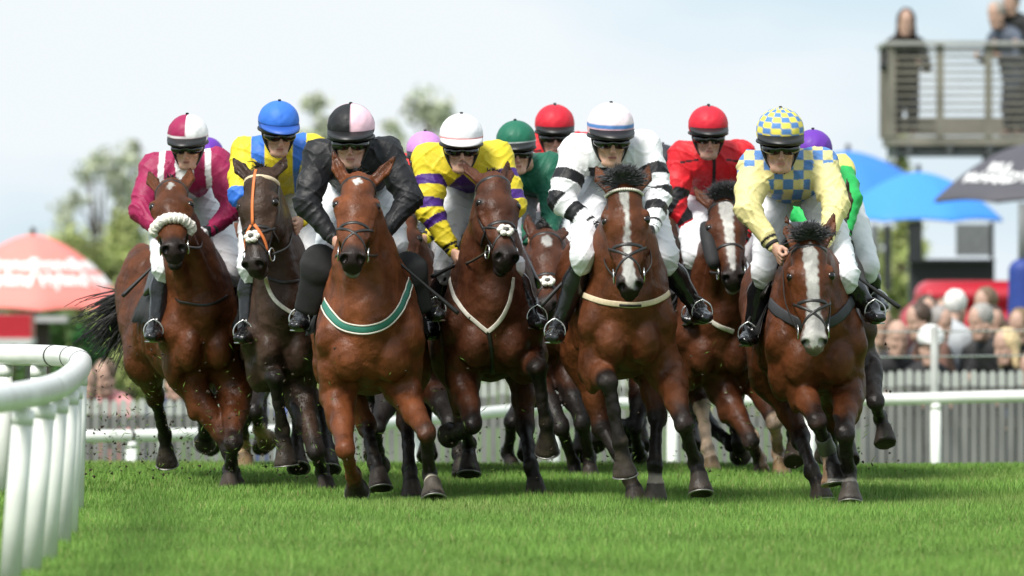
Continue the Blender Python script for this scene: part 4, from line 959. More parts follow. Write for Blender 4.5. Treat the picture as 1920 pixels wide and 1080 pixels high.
def C(*c): return np.array(c, np.float32)
MAROON = C(.30, .012, .075); WHITE = C(.80, .80, .82); YEL = C(.72, .58, .03); BLUE = C(.035, .16, .62); BLACK = C(.009, .009, .011); PURPLE = C(.055, .015, .17)
GREEN = C(.008, .105, .060); RED = C(.62, .012, .022); CREAM = C(.74, .66, .30); CBLUE = C(.09, .22, .52); PINK = C(.82, .56, .64); MAUVE = C(.55, .25, .58); LGREEN = C(.02, .42, .09)
def base_c(part, col): return np.tile(col, (len(part), 1)).astype(np.float32)
def setc(c, m, col): c[m] = col
def silk_maroon(part, t, X, Z, Y):
    c = base_c(part, MAROON); to = part == 0
    setc(c, (np.abs(np.abs(X) - .135 - .05 * (Z - .1)) < .017) & (t < .45) & (Z < .22), WHITE)
    setc(c, to & (np.abs(X) < .055 - .10 * np.abs(Z - .02)) & (Z < .12), WHITE); setc(c, to & (Z > .16 + 1.2 * np.abs(np.abs(X) - .05) * 0) & (np.abs(X) < (Z - .16) * 1.2), WHITE); return c
def silk_braces(part, t, X, Z, Y):
    c = base_c(part, YEL); setc(c, (np.abs(np.abs(X) - .115) < .036) & (t < .3), BLUE); setc(c, (part == 1) & (t > .95) & (t < 1.2), BLUE); return c
def silk_black(part, t, X, Z, Y): return base_c(part, BLACK * 1.15)
def silk_yellow(part, t, X, Z, Y):
    c = base_c(part, YEL)
    for a, b in ((.35, .55), (.80, 1.0), (1.18, 1.36)): setc(c, (part > 0) & (t > a) & (t < b), PURPLE)
    setc(c, (part == 0) & (Z > .19 - np.abs(np.abs(X) - .09) * .9) & (Z < .27), PURPLE); setc(c, (part > 0) & (t > 1.86) & (t < 1.92), BLACK); return c
def silk_green(part, t, X, Z, Y): return base_c(part, GREEN)
def silk_bands(part, t, X, Z, Y):
    c = base_c(part, WHITE)
    for a, b in ((.46, .68), (.92, 1.08), (1.32, 1.56), (1.80, 1.86)): setc(c, (part > 0) & (t > a) & (t < b), BLACK)
    setc(c, (part == 0) & (Z > .125) & (Z < .175), BLACK); setc(c, (part == 0) & (Z > .0) & (Z < .12) & (np.abs(X) < .12), C(.62, .66, .68)); return c
def silk_red(part, t, X, Z, Y):
    c = base_c(part, RED); setc(c, (part == 0) & (np.abs(X - .01) < .011) & (Z > .02), BLACK); setc(c, (np.abs(Z - .045 - .15 * np.abs(X)) < .006) & (np.abs(X) > .08) & (np.abs(X) < .19), BLACK)
    setc(c, (part == 1) & (t > .72) & (t < 1.45) & (np.sin(t * 9 + X * 30) > -.1), BLACK); setc(c, (part > 0) & (t > 1.80) & (t < 1.85), BLACK); return c
def chk(a, b, ca, cb):
    m = (np.floor(a) + np.floor(b)) % 2 == 0; return np.where(m[:, None], ca, cb).astype(np.float32)
def silk_check(part, t, X, Z, Y):
    c = chk(X / .052 + .5 + 50, (Z + .0) / .052 + 50, CBLUE, CREAM * .9); setc(c, (part > 0) & (t > .22), CREAM); setc(c, (part > 0) & (t > 1.80) & (t < 1.86), BLACK); return c
def silk_ygreen(part, t, X, Z, Y):
    c = base_c(part, LGREEN); setc(c, (t < .25), CREAM * C(1, 1, .6)); return c
def silk_redblack(part, t, X, Z, Y):
    c = base_c(part, RED); m = (part > 0) & (t > .35); cc = chk(t * 9 + 40, X / .03 + 50, RED, BLACK); c[m] = cc[m]; setc(c, (part > 0) & (t > 1.35), YEL); return c
def silk_white(part, t, X, Z, Y):
    c = base_c(part, WHITE); setc(c, (part > 0) & (t > .4) & (t < .6), BLACK); return c
def silk_purple(part, t, X, Z, Y): return base_c(part, PURPLE * 1.6)
def plain_cap(col, band=None, bz=(-.075, -.05)):
    def fn(th, ph, sx, z):
        c = np.tile(col, (len(th), 1))
        if band is not None: c[(z > bz[0]) & (z < bz[1])] = band
        return c
    return fn
def cap_maroon(th, ph, sx, z):
    c = np.where((sx < .02)[:, None], MAROON, WHITE); c[(z < -.025)] = WHITE; c[(z < -.036) & (z > -.046)] = MAROON * .5 + WHITE * .5; return c
def cap_halves(th, ph, sx, z):
    c = np.where(((sx < .02) == (np.cos(th) > 0))[:, None], BLACK, PINK * C(1, .95, .97)); c[z < -.042] = BLACK; return c
def cap_white(th, ph, sx, z):
    c = np.tile(WHITE, (len(th), 1)); c[(z < -.034) & (z > -.048)] = C(.72, .12, .13); return c
def cap_green(th, ph, sx, z):
    c = np.tile(GREEN * 1.25, (len(th), 1)); c[(z < -.035) & (z > -.055)] = WHITE; return c
def cap_pinkwhite(th, ph, sx, z):
    c = np.tile(WHITE, (len(th), 1)); c[z < .045] = PINK * .5 + WHITE * .5; c[(z < -.018) & (z > -.032)] = CBLUE; c[z < -.04] = C(.78, .46, .50); return c
def cap_red(th, ph, sx, z):
    c = np.tile(RED * C(.95, 1.2, 1.5), (len(th), 1)); c[ph < .22 + .12 * np.cos(th * 5)] = BLACK * 3; return c
def cap_check(th, ph, sx, z):
    c = chk(th / (2 * math.pi) * 14 + 50, ph / .27 + 50, C(.82, .68, .10), CBLUE); c[z < -.065] = CBLUE; return c

RIDERS = dict(
 h1=dict(head=(352, 241), k=.90, yaw=-7, pitch=10, hd=.1, sl=(290, 316), sr=(405, 306), el=(264, 396), er=(440, 388), hl=(312, 446), hr=(395, 432), kl=(306, 500), kr=(440, 506), fl=(292, 616), fr=(452, 590), silk=silk_maroon, cap=cap_maroon,
   gloves=dict(r=(BLACK, WHITE)), whip=((300, 460), (229, 556)), whip_hand='l', whip_label='black riding whip pointing down left from the maroon and white rider', button='cap_silk',
   label='jockey in maroon silks with white seams and a half maroon half white cap'),
 h2=dict(head=(523, 216), k=.90, yaw=12, pitch=12, hd=.2, sl=(462, 286), sr=(584, 280), el=(450, 366), er=(606, 366), hl=(500, 430), hr=(566, 414), kl=(468, 500), kr=(590, 500), fl=(462, 618), fr=(612, 606), silk=silk_braces, cap=plain_cap(BLUE, BLUE * .25, (-.052, -.040)), peak_mat='peak_blue',
   label='jockey in yellow silks with blue braces and a plain blue cap'),
 h3=dict(head=(658, 226), yaw=-3, pitch=8, sl=(600, 292), sr=(724, 288), el=(575, 382), er=(768, 372), hl=(625, 448), hr=(722, 438), kl=(612, 468), kr=(742, 458), fl=(568, 594), fr=(810, 575), silk=silk_black, cap=cap_halves, puff=1.05, button='cloth_black',
   whip=((725, 475), (860, 588)), whip_hand='r', whip_label='black riding whip crossing the boot of the rider all in black', label='jockey all in black silks with a black and pink cap, leading the pack'),
 h4=dict(head=(865, 242), k=.93, yaw=3, pitch=8, sl=(806, 300), sr=(930, 296), el=(806, 396), er=(962, 384), hl=(848, 470), hr=(922, 462), kl=(836, 500), kr=(960, 500), fl=(812, 610), fr=(1000, 590), silk=silk_yellow, cap=cap_white, peak_mat='peak_white', peak=.7, puff=1.1,
   whip=((851, 490), (808, 520)), whip_hand='l', whip_label='short black riding whip held by the yellow and purple rider', label='jockey in yellow silks with purple bands and a white cap with red line'),
 h5=dict(head=(967, 252), k=.92, yaw=2, pitch=6, roll=-3, hd=.1, sl=(950, 320), sr=(1030, 314), el=(935, 400), er=(1036, 395), hl=(990, 450), hr=(1030, 450), kl=(960, 480), kr=(1080, 480), fl=(960, 590), fr=(1096, 590), silk=silk_green, cap=cap_green, label='jockey in dark green silks and a green cap with white line'),
 h7=dict(head=(1145, 224), k=.97, yaw=9, pitch=8, sl=(1082, 284), sr=(1208, 276), el=(1052, 376), er=(1236, 366), hl=(1116, 428), hr=(1222, 430), kl=(1092, 480), kr=(1250, 482), fl=(1046, 616), fr=(1308, 580), silk=silk_bands, cap=cap_pinkwhite, puff=1.05,
   gloves=dict(l=(BLACK, C(.6, .58, .55)), r=(BLACK, BLACK)), whip=((1085, 490), (1014, 574)), whip_hand='l', whip_label='black riding whip pointing down left from the white and black banded rider', label='jockey in white silks with black bands and a white and pink cap'),
 h8=dict(head=(1328, 224), k=.93, yaw=6, pitch=6, sl=(1280, 292), sr=(1390, 290), el=(1265, 380), er=(1420, 380), hl=(1312, 462), hr=(1392, 450), kl=(1300, 478), kr=(1420, 480), fl=(1300, 585), fr=(1430, 590), silk=silk_red, cap=cap_red, peak=1.1, stubble=True, label='jockey in red silks with black trim and a red cap, visor tilted up'),
 h9=dict(head=(1463, 234), yaw=3, pitch=8, hd=.3, sl=(1415, 314), sr=(1540, 308), el=(1402, 392), er=(1568, 385), hl=(1450, 462), hr=(1548, 452), kl=(1432, 508), kr=(1588, 516), fl=(1408, 622), fr=(1632, 580), silk=silk_check, cap=cap_check, peak=.9, puff=1.05,
   whip=((1576, 508), (1687, 577)), whip_hand='r', whip_label='thin black riding whip beside the blue and cream checked rider', label='jockey in pale yellow silks with blue check body and checked cap'),
 h10=dict(head=(1524, 268), k=.88, hd=.2, sl=(1500, 325), sr=(1574, 318), el=(1500, 400), er=(1594, 372), hl=(1530, 440), hr=(1585, 440), kl=(1540, 480), kr=(1628, 500), fl=(1540, 590), fr=(1640, 560), front=False, silk=silk_ygreen, cap=plain_cap(C(.13, .03, .36)), label='jockey in bright green and yellow silks with purple cap at the right'),
 h11=dict(head=(797, 270), k=.86, hd=.0, sl=(762, 316), sr=(842, 318), el=(735, 378), er=(850, 392), hl=(762, 440), hr=(800, 446), kl=(760, 460), kr=(830, 470), fl=(745, 560), fr=(850, 560), front=False, silk=silk_redblack, cap=plain_cap(MAUVE), label='jockey with mauve cap and red silks half hidden between black and yellow riders'),
 h6=dict(head=(1040, 222), k=.96, hd=.0, yaw=4, front=False, silk=silk_red, cap=cap_red, peak=.6, label='jockey with wrinkled red cap behind the green rider'),
 h12=dict(head=(1243, 292), k=.82, hd=.0, sl=(1215, 335), sr=(1275, 335), el=(1208, 400), er=(1285, 400), hl=(1235, 440), hr=(1262, 440), kl=(1215, 470), kr=(1285, 470), front=False, silk=silk_white, cap=plain_cap(BLACK * 3), label='jockey with dark cap mostly hidden behind the white and black rider'),
 h13=dict(head=(388, 278), k=.80, hd=.0, sl=(370, 325), sr=(430, 325), el=(370, 390), er=(440, 395), hl=(420, 440), hr=(450, 440), kl=(425, 470), kr=(480, 475), front=False, silk=silk_purple, cap=plain_cap(C(.13, .03, .36)), label='jockey with purple cap hidden behind the maroon rider'),
)
mat('peak_blue', (.025, .10, .42), rough=.5); mat('peak_white', (.72, .70, .70), rough=.5)
# ------------------------------------------------------------------ the setting
def struct(o): o['kind'] = 'structure'; return o
def zg(x, y):
    t = np.clip((np.asarray(y, float) - 51.6) / 13.5, 0, 1); return -1.0 * t * t * (3 - 2 * t) + 0 * np.asarray(x, float) - np.maximum(np.asarray(y, float) - 112, 0) * .0145
g = bpy.data.materials.new('turf'); g.use_nodes = True; nt = g.node_tree; b = nt.nodes['Principled BSDF']; b.inputs['Roughness'].default_value = .95; b.inputs['Specular IOR Level'].default_value = .2
tcn = nt.nodes.new('ShaderNodeTexCoord'); n1 = nt.nodes.new('ShaderNodeTexNoise'); n1.inputs['Scale'].default_value = 1.3; n1.inputs['Detail'].default_value = 8
r1 = nt.nodes.new('ShaderNodeValToRGB'); r1.color_ramp.elements[0].position = .32; r1.color_ramp.elements[1].position = .68
r1.color_ramp.elements[0].color = (.06, .12, .022, 1); r1.color_ramp.elements[1].color = (.10, .19, .035, 1)
nt.links.new(tcn.outputs['Object'], n1.inputs['Vector']); nt.links.new(n1.outputs['Fac'], r1.inputs['Fac']); nt.links.new(r1.outputs['Color'], b.inputs['Base Color'])
xs = np.concatenate([np.linspace(-600, -20, 12), np.linspace(-16, 16, 17), np.linspace(20, 600, 12)]); ys = np.concatenate([np.linspace(-20, 50, 15), np.linspace(51, 70, 40), np.linspace(75, 1500, 30)])
X, Y = np.meshgrid(xs, ys); V = np.stack([X, Y, zg(X, Y)], -1).reshape(-1, 3); nx = len(xs)
F = np.array([(j * nx + i, j * nx + i + 1, (j + 1) * nx + i + 1, (j + 1) * nx + i) for j in range(len(ys) - 1) for i in range(nx - 1)])
struct(mk('ground', V, F, g))
struct(mk('road', *boxm((8.2, 96, -.992), (7, 24, .008)), mat('tarmac', (.16, .16, .155), rough=.9, noise=.2, nscale=3)))

# grass blades
rng = np.random.default_rng(3)
def blades(n, x0, x1, y0, y1, h0, h1, w):
    y = rng.uniform(y0, y1, n); x = rng.uniform(x0, x1, n); z = zg(x, y)
    pat = .5 + .5 * np.sin(x * 2.1 + 1.3 * np.sin(y * .9)) * np.sin(y * 1.7 + 1.1 * np.sin(x * 1.3)); pat2 = rng.random(n)
    big = .5 + .5 * np.sin(y * .55 + 1.7 * np.sin(x * .35)) ; hh = rng.uniform(h0, h1, n) * (.70 + .35 * pat + .2 * big); a = rng.uniform(0, math.pi, n); ww = w * rng.uniform(.6, 1.3, n)
    lx = rng.normal(0, .34, n) * hh; ly = rng.normal(0, .34, n) * hh
    B0 = np.stack([x - np.cos(a) * ww, y - np.sin(a) * ww, z - .004], 1); B1 = np.stack([x + np.cos(a) * ww, y + np.sin(a) * ww, z - .004], 1)
    T_ = np.stack([x + lx, y + ly, z + hh], 1)
    V = np.stack([B0, B1, T_], 1).reshape(-1, 3); F = np.arange(3 * n).reshape(n, 3)
    base = np.array([.110, .235, .036]) * (1 - pat2[:, None]) + np.array([.225, .39, .078]) * pat2[:, None]
    base = base * (.82 + .3 * pat)[:, None]; worn = np.clip(np.sin(x * 1.1 + 2.3 * np.sin(y * .31 + 1)) * np.sin(y * .9 + 1.9 * np.sin(x * .8)) - .35, 0, 1)[:, None] * 1.1; base = base * (1 - worn * .5) + np.array([.26, .33, .10]) * worn * .5
    dry = rng.random(n) < .05; base[dry] = (.34, .33, .13)
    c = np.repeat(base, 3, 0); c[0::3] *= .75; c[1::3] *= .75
    return V, F, c
va = [blades(440000, -5.0, 5.0, 33, 46, .025, .050, .0026), blades(260000, -6, 6, 46, 56, .028, .055, .0036), blades(60000, -10, 10, 56, 66, .05, .09, .010)]
V = np.concatenate([q[0] for q in va]); c = np.concatenate([q[2] for q in va]); F = np.arange(len(V)).reshape(-1, 3)
gb = mk('grass', V, F, mat('grass_blade', rough=.6, vcol=True, spec=.25), None, col=c, smooth=False); gb['kind'] = 'stuff'
# turf kicked up by the hooves
n = 2600; px = np.where(rng.random(n) < .6, rng.uniform(150, 900, n), rng.uniform(900, 1700, n)); py = 560 + 340 * rng.beta(2.8, 1.15, n); D_ = rng.uniform(44.5, 54, n); m = rng.random(n) < np.where(px < 700, 1.0, .35); px, py, D_ = px[m], py[m], D_[m]; n = len(px)
P = np.stack([(px - 960) * D_ / FPX, D_, np.maximum(HC - (py - HORIZON) * D_ / FPX, .01)], 1); V = []; F = []; c = []
for i in range(n):
    d = rng.normal(0, 1, 3); d /= np.linalg.norm(d); e = np.cross(d, rng.normal(0, 1, 3)); e /= np.linalg.norm(e); soil = rng.random() < .4
    L_ = rng.uniform(.006, .012) if soil else rng.uniform(.012, .035); w_ = L_ * .8 if soil else .0022; k3 = np.cross(d, e)
    o_ = len(V); V += [P[i] + d * L_, P[i] + e * w_, P[i] - e * w_ + k3 * w_, P[i] - d * L_ - k3 * w_]; F += [(o_, o_ + 1, o_ + 2), (o_ + 1, o_ + 3, o_ + 2), (o_, o_ + 2, o_ + 3), (o_, o_ + 3, o_ + 1)]
    c += [(.035, .024, .014) if soil else (.11, .20, .03)] * 4
fl_ = mk('kicked_up_turf', np.array(V), F, M('grass_blade'), None, col=np.array(c)); fl_['kind'] = 'stuff'
# ---- running rails
pvc = mat('white_pvc', (.74, .75, .71), rough=.32, noise=.10, nscale=5, spec=.5, bump=.002, bscale=8); clamp_m = mat('rail_clamp', (.06, .06, .055), rough=.5)
def rail_thing(name, label, path, r, posts, rp, mt, joints=(), lean=0.0):
    P = catmull(path, 8); rt = thing(name, label, 'rail', (P[0][0], P[0][1], float(zg(0, P[0][1]))), None)
    v, q = tube(P, r, 18); mk('top_rail', v, q, mt, rt)
    for (tp, bt) in posts:
        v, q = tube([bt, np.array(bt) * .5 + np.array(tp) * .5, tp], rp, 14); mk('post', v, q, mt, rt)
        a = nrm(np.array(tp) - np.array(bt)); v, q = tube([np.array(tp) - a * (r + .004), np.array(tp) - a * .01], rp * 1.06, 14); mk('post_socket', v, q, mt, rt)
    for i in joints:
        p = P[i]; t = nrm(P[i + 1] - P[i]); v, q = tube([p - t * .012, p + t * .012], r * 1.05, 18); mk('joint', v, q, clamp_m, rt)
    return rt
def RP(px, D, z=.765): return np.array([(px - 960) * D / FPX, D, z])
path = [RP(-120, 46.9), RP(-20, 46.6), RP(60, 46.3), RP(112, 45.9), RP(141, 45.1), RP(151, 43.6), RP(146, 41.0), RP(131, 38.7), RP(110, 36.7), RP(84, 35.5), RP(40, 34.3), RP(-25, 33.2), RP(-140, 32.0)]
def post(tx, D, bx, Db=None, z=.76): Db = Db or D; return (RP(tx, D, z - .05), np.array([(bx - 960) * Db / FPX, Db, 0.0]))
rail_thing('running_rail', 'white plastic running rail bending round the near left corner', path, .058,
    [post(10, 46.5, 8), post(72, 46.25, 70), post(-55, 46.8, -58), post(148, 43.6, 141), post(138, 40.0, 128), post(130, 38.6, 114), post(110, 36.7, 87), post(86, 35.5, 57), post(44, 34.3, 17), post(-30, 33.2, -62)], .043, pvc, joints=(22, 40, 29), )
def FR(px, py, D): return W(px, py, D)
path = [FR(-900, 820, 62.5), FR(-200, 820, 62.5), FR(300, 816, 63), FR(650, 800, 64.5), FR(1000, 766, 67), FR(1300, 752, 68), FR(1650, 749, 68), FR(1960, 742, 68), FR(2600, 735, 68)]
fp = catmull(path, 8); posts = []
for i in list(range(3, len(fp), 6)): posts.append((fp[i] - np.array([0, 0, .04]), np.array([fp[i][0], fp[i][1], float(zg(0, fp[i][1]))])))
rail_thing('running_rail', 'white running rail across the far side of the course behind the horses', path, .046, posts, .042, pvc, joints=(15, 31, 47))
# wire fence with white post
wt = thing('wire_fence', 'thin two wire fence with a pale grey post in front of the crowd', 'fence', (2, 69.5, -1), None)
for py in (622, 669):
    P = [W(x, py + (x - 1700) * -.01, 69.5) for x in (300, 700, 1200, 1700, 2200)]; v, q = tube(catmull(P, 4), .006, 6); mk('wire', v, q, M('steel'), wt)
for x in (1752, 1260, 770, 300, 2240):
    p = W(x, 612, 69.5); v, q = tube([[p[0], p[1], -1], p * [1, 1, .5] + [0, 0, -.5], p], .032, 12); mk('post', v, q, mat('weathered_white', (.33, .34, .32), rough=.6, noise=.2, nscale=6), wt)
# palisade
wood_m = mat('pale_wood', (.17, .17, .165), rough=.8, noise=.35, nscale=9, aniso=(1, 1, .15)); tip_m = mat('pale_tip', (.40, .41, .395), rough=.6)  # picket tops get a paler tone than the slats below
pf = thing('picket_fence', 'grey picket fence with paler rounded tips where the crowd leans', 'fence', (0, 72, -1), None)
parts = []; tips = []; r_ = random.Random(5)
x = -11.0
while x < 11:
    px = 960 + x * FPX / 72; top = HC - ((748 - (748 - 694) * min(max((px - 330) / 900, 0), 1)) - HORIZON) * 72 / FPX; top += r_.uniform(-.01, .01); w = .060
    zb = -1.0; y = 72 + r_.uniform(-.006, .006)
    V_ = []
    for yy in (-.011, .011):
        V_ += [(x - w / 2, y + yy, zb), (x + w / 2, y + yy, zb), (x + w / 2, y + yy, top - .13), (x - w / 2, y + yy, top - .13)]
    parts.append((np.array(V_), [(0, 1, 2, 3), (7, 6, 5, 4), (0, 3, 7, 4), (1, 5, 6, 2)]))
    T_ = []
    for yy in (-.0112, .0112): T_ += [(x - w / 2, y + yy, top - .13), (x + w / 2, y + yy, top - .13), (x + w / 2, y + yy, top - .035), (x + w * .3, y + yy, top - .008), (x, y + yy, top), (x - w * .3, y + yy, top - .008), (x - w / 2, y + yy, top - .035)]
    tips.append((np.array(T_), [tuple(range(7)), tuple(range(13, 6, -1))] + [(i, i + 7, (i + 1) % 7 + 7, (i + 1) % 7) for i in range(7)]))
    x += .078
V, F = join(parts); mk('picket_panel', V, F, wood_m, pf, smooth=False); V, F = join(tips); mk('picket_tips', V, F, tip_m, pf, smooth=False)
for z in (-.75, -.15): v, q = boxm((0, 72.04, z), (22, .04, .09)); mk('cross_rail', v, q, wood_m, pf, smooth=False)
for i in range(8): v, q = boxm((-10 + i * 2.8, 72.1, -.5), (.1, .09, 1.1)); mk('post', v, q, wood_m, pf, smooth=False)

# ------------------------------------------------------------------ onlookers
mat('onlooker_skin', (.46, .29, .22), rough=.55)
def cloth(c): return mat('cloth_%d_%d_%d' % tuple(int(v * 99) for v in c), c, rough=.85, noise=.15, nscale=8)
def onlooker(px, py, D, coat, hair, label, yaw=0, lean=.25, hat=None, gz=-1.0, arms=True, group='onlookers behind the fence', hstyle='short', standz=None):
    hd = W(px, py, D); s, f, u = rot3(math.radians(yaw), math.radians(8), 0)
    ff = np.array([f[0], f[1], 0]); ff = nrm(ff); foot = hd - ff * (lean + .05); foot[2] = gz
    root = thing('person', label, 'person', foot, group); zt = hd[2]
    H_ = min(zt - gz - .08, 1.70)
    sh = hd - ff * lean * .55 - U_ * .245; hip = hd - ff * (lean + .08) - U_ * .72; kn = hip - U_ * (hip[2] - gz) * .5 + ff * .05; S = s
    pts = [hd, foot, sh + S * .3, sh - S * .3, hip, sh + ff * .5]; lo, hi = bounds(pts, .22); fd = Field(lo, hi, .014)
    face(fd, hd - U_ * .0, s, f, u, 1.12); fd.cap(hd - u * .08 - f * .01, sh + U_ * .03, .052, .06, k=.03); fd.cap(sh, hip, (.13, .08), (.12, .09), S, k=.04)
    for q in (-1, 1):
        k_ = kn + S * q * .09; fo_ = foot + S * q * .09 + U_ * .05
        fd.cap(hip + S * q * .08, k_, .075, .055, k=.03); fd.cap(k_, fo_, .052, .035, k=.02); fd.cap(fo_, fo_ + ff * .14 - U_ * .015, .034, .028, k=.02)
        a = sh + S * q * .19 - U_ * .02; e = a + ff * .06 - U_ * .25 + S * q * .05; w = e + ff * .24 + U_ * (.02 if arms else -.18) - S * q * .08
        fd.cap(a, e, .036, .032, k=.02); fd.cap(e, w, .032, .022, k=.02); fist(fd, w, w - e, -S * q)
    V, F = fd.mesh(); mk('body', V, F, M('onlooker_skin'), root)
    fd = Field(lo, hi, .014)
    fd.cap(sh, sh * .4 + hip * .6, (.20, .13), (.17, .125), S, k=.04); fd.cap(sh * .4 + hip * .6, hip - U_ * .10, (.17, .125), (.17, .125), S, k=.04); fd.cap(sh + U_ * .02, sh + U_ * .09 + ff * .01, .085, .062, k=.03)
    for q in (-1, 1):
        a = sh + S * q * .17 - U_ * .02; e = sh + S * q * .24 + ff * .06 - U_ * .27; w = e + ff * .22 + U_ * (.02 if arms else -.18) - S * q * .08
        fd.cap(a, e, .072, .062, k=.04); fd.cap(e, w, .060, .044, k=.02)
    fd.warp(lambda x, y, z: .006 * np.abs(np.sin(x * 30 + z * 24 + 2 * np.sin(z * 13 + px))))
    V, F = fd.mesh(); mk('coat', V, F, cloth(coat), root)
    fd = Field(lo, hi, .016)
    for q in (-1, 1):
        k_ = kn + S * q * .09; fo_ = foot + S * q * .09 + U_ * .09; fd.cap(hip + S * q * .07, k_, .10, .075, k=.03); fd.cap(k_, fo_, .072, .055, k=.02)
    V, F = fd.mesh(); mk('trousers', V, F, cloth((.03, .035, .05)), root)
    if hair is not None:
        hair = tuple(v * (.62 if hair[0] < .6 else 1) for v in hair)
        fd = Field(hd - .3, hd + .3, .012); R = np.array([s, f, u])
        fd.ell(hd + u * .045 - f * .022, R, (.100, .114, .112), k=.02)
        if hstyle == 'long':
            for q in (-1, 1): fd.cap(hd + s * q * .06 - f * .02 + u * .02, hd + s * q * .085 - f * .03 - u * .17, .045, .040, k=.04)
            fd.cap(hd - f * .07, hd - f * .07 - u * .18, .07, .05, k=.04)
        fd.ell(hd + f * .150 - u * .085, R, (.075, .095, .085), k=.015, op='s')
        fd.warp(lambda x, y, z: .005 * np.sin(x * 90 + 3 * np.sin(z * 60)) * np.sin(z * 70)); V, F = fd.mesh(); mk('hair', V, F, mat('hair_%d_%d' % (int(hair[0] * 99), int(hair[2] * 99)), hair, rough=.6, noise=.3, nscale=60), root)
    if hat is not None:
        V, F, _ = cap_mesh(hd + u * .11, s, f, u, .92); ht = mk('hat', V, F, cloth(hat), root)
        v, q = sphere(hd + u * .055 + f * .105, (.07, .055, .008), 16, 6, R=np.array([s, f, u])); mk('hat_peak', v, q, cloth(hat), ht)
    return root
BK = (.02, .02, .022); NAVY = (.02, .03, .07)
onlooker(1682, 632, 73.2, BK, None, 'bald onlooker in a black jacket leaning on the fence nearest the horses', yaw=15)
onlooker(1722, 600, 74.6, (.16, .08, .06), (.10, .06, .04), 'onlooker with brown hair looking down behind the bald man', yaw=-60)
onlooker(1745, 650, 73.0, BK, (.3, .25, .2), 'onlooker in a white peaked cap and black jacket behind the fence', hat=(.80, .80, .78), yaw=10)
onlooker(1793, 575, 75.6, (.42, .44, .46), (.75, .73, .70), 'white haired onlooker in a grey coat seen from behind the rest', yaw=150)
onlooker(1838, 602, 73.8, BK, (.5, .48, .45), 'balding grey onlooker in a black jacket with white collar facing left', yaw=-55)
onlooker(1848, 570, 76.0, (.10, .06, .04), (.25, .16, .10), 'onlooker with brown hair behind the balding man', yaw=-40)
onlooker(1886, 648, 73.2, BK, (.66, .50, .28), 'blonde onlooker with long hair and sunglasses at the right edge', yaw=-50, hstyle='long')
EX = [(1764, 606, 75.0, (.05, .05, .06), (.45, .42, .4), 'short', 40, 'grey haired onlooker in charcoal right behind the white cap'),
 (1862, 606, 75.2, (.03, .03, .03), (.07, .05, .04), 'long', 20, 'long dark haired onlooker in black left of the blonde one'), (1912, 610, 75.0, (.04, .05, .05), (.3, .2, .1), 'short', -30, 'light brown haired onlooker behind the blonde one'),
 (1738, 585, 76.4, (.08, .03, .03), (.1, .07, .05), 'short', 10, 'onlooker in dark maroon in the back row near the red cart'), (1770, 590, 76.6, (.03, .03, .04), (.2, .13, .08), 'short', -20, 'onlooker in the back row directly left of the white haired one')]
for px, py, D_, co_, ha_, st_, yw_, lb_ in EX: onlooker(px, py, D_, co_, ha_, lb_, yaw=yw_, hstyle=st_)
onlooker(1652, 612, 74.8, (.30, .25, .2), (.45, .33, .2), 'fair onlooker half hidden by the last horse', yaw=0)
onlooker(1932, 690, 73.1, NAVY, (.12, .08, .05), 'dark haired onlooker cut off by the right edge', yaw=-20)
onlooker(160, 716, 73.0, (.22, .11, .07), (.10, .05, .03), 'onlooker with long brown hair beside the near rail corner', yaw=20, hstyle='long', gz=-1.2)
onlooker(196, 706, 73.6, (.70, .30, .30), (.20, .12, .08), 'onlooker in a salmon pink top behind the left part of the fence', yaw=-20, gz=-1.1)
onlooker(330, 714, 73.0, NAVY, (.40, .26, .14), 'onlooker in a navy coat framed by the legs of the far left horse', yaw=30, gz=-1.2)
onlooker(488, 708, 73.4, (.03, .10, .50), (.10, .06, .04), 'onlooker in a royal blue jacket seen between the two left horses', yaw=0, gz=-1.2)

# ------------------------------------------------------------------ viewing platform
DP = 97.0
deck_m = mat('weathered_wood', (.18, .17, .14), rough=.8, noise=.35, nscale=2.2); steel_m = mat('dark_steel', (.055, .062, .065), rough=.6, noise=.2); rail_m = mat('grey_timber', (.33, .33, .31), rough=.75, noise=.2, nscale=3)
p0 = W(1672, 256, DP); p1 = W(2190, 250, DP); zd = p0[2]; ztop = W(1700, 84, DP)[2]
vp = thing('viewing_platform', 'raised timber viewing platform with slatted railing at upper right', 'platform', (p0[0] + 1.5, DP + 1.3, -1), None)
xl, xr = p0[0], p1[0]; dep = 2.4
v, q = boxm(((xl + xr) / 2, DP + dep / 2, zd - .05), (xr - xl, dep, .10)); mk('deck', v, q, deck_m, vp, smooth=False)
v, q = boxm(((xl + xr) / 2, DP + dep / 2, zd - .155), (xr - xl - .1, dep - .1, .11)); mk('deck_frame', v, q, steel_m, vp, smooth=False)
for i in range(7): v, q = boxm((xl + .2 + i * (xr - xl - .4) / 6, DP - .01, zd - .155), (.07, .06, .13)); mk('bracket', v, q, steel_m, vp, smooth=False)
def slat_side(x0, y0, x1, y1, nm):
    parts = []; L_ = math.hypot(x1 - x0, y1 - y0); a = math.atan2(y1 - y0, x1 - x0); R = np.array(Matrix.Rotation(-a, 3, 'Z'))
    nsl = 12
    for i in range(nsl):
        z = zd + .03 + (ztop - zd - .08) * i / (nsl - 1); parts.append(boxm(((x0 + x1) / 2, (y0 + y1) / 2, z), (L_, .022, .030), R))
    V, F = join(parts); mk('slats', V, F, deck_m, vp, smooth=False); v, q = boxm(((x0 + x1) / 2, (y0 + y1) / 2, ztop + .02), (L_ + .08, .14, .045), R); mk('handrail', v, q, rail_m, vp, smooth=False)
    for i in range(int(L_ / .55) + 1):
        t = min(i * .55 / L_, 1); v, q = boxm((x0 + (x1 - x0) * t, y0 + (y1 - y0) * t + .03, (zd + ztop) / 2), (.085, .085, ztop - zd)); mk('railing_post', v, q, deck_m, vp, smooth=False)
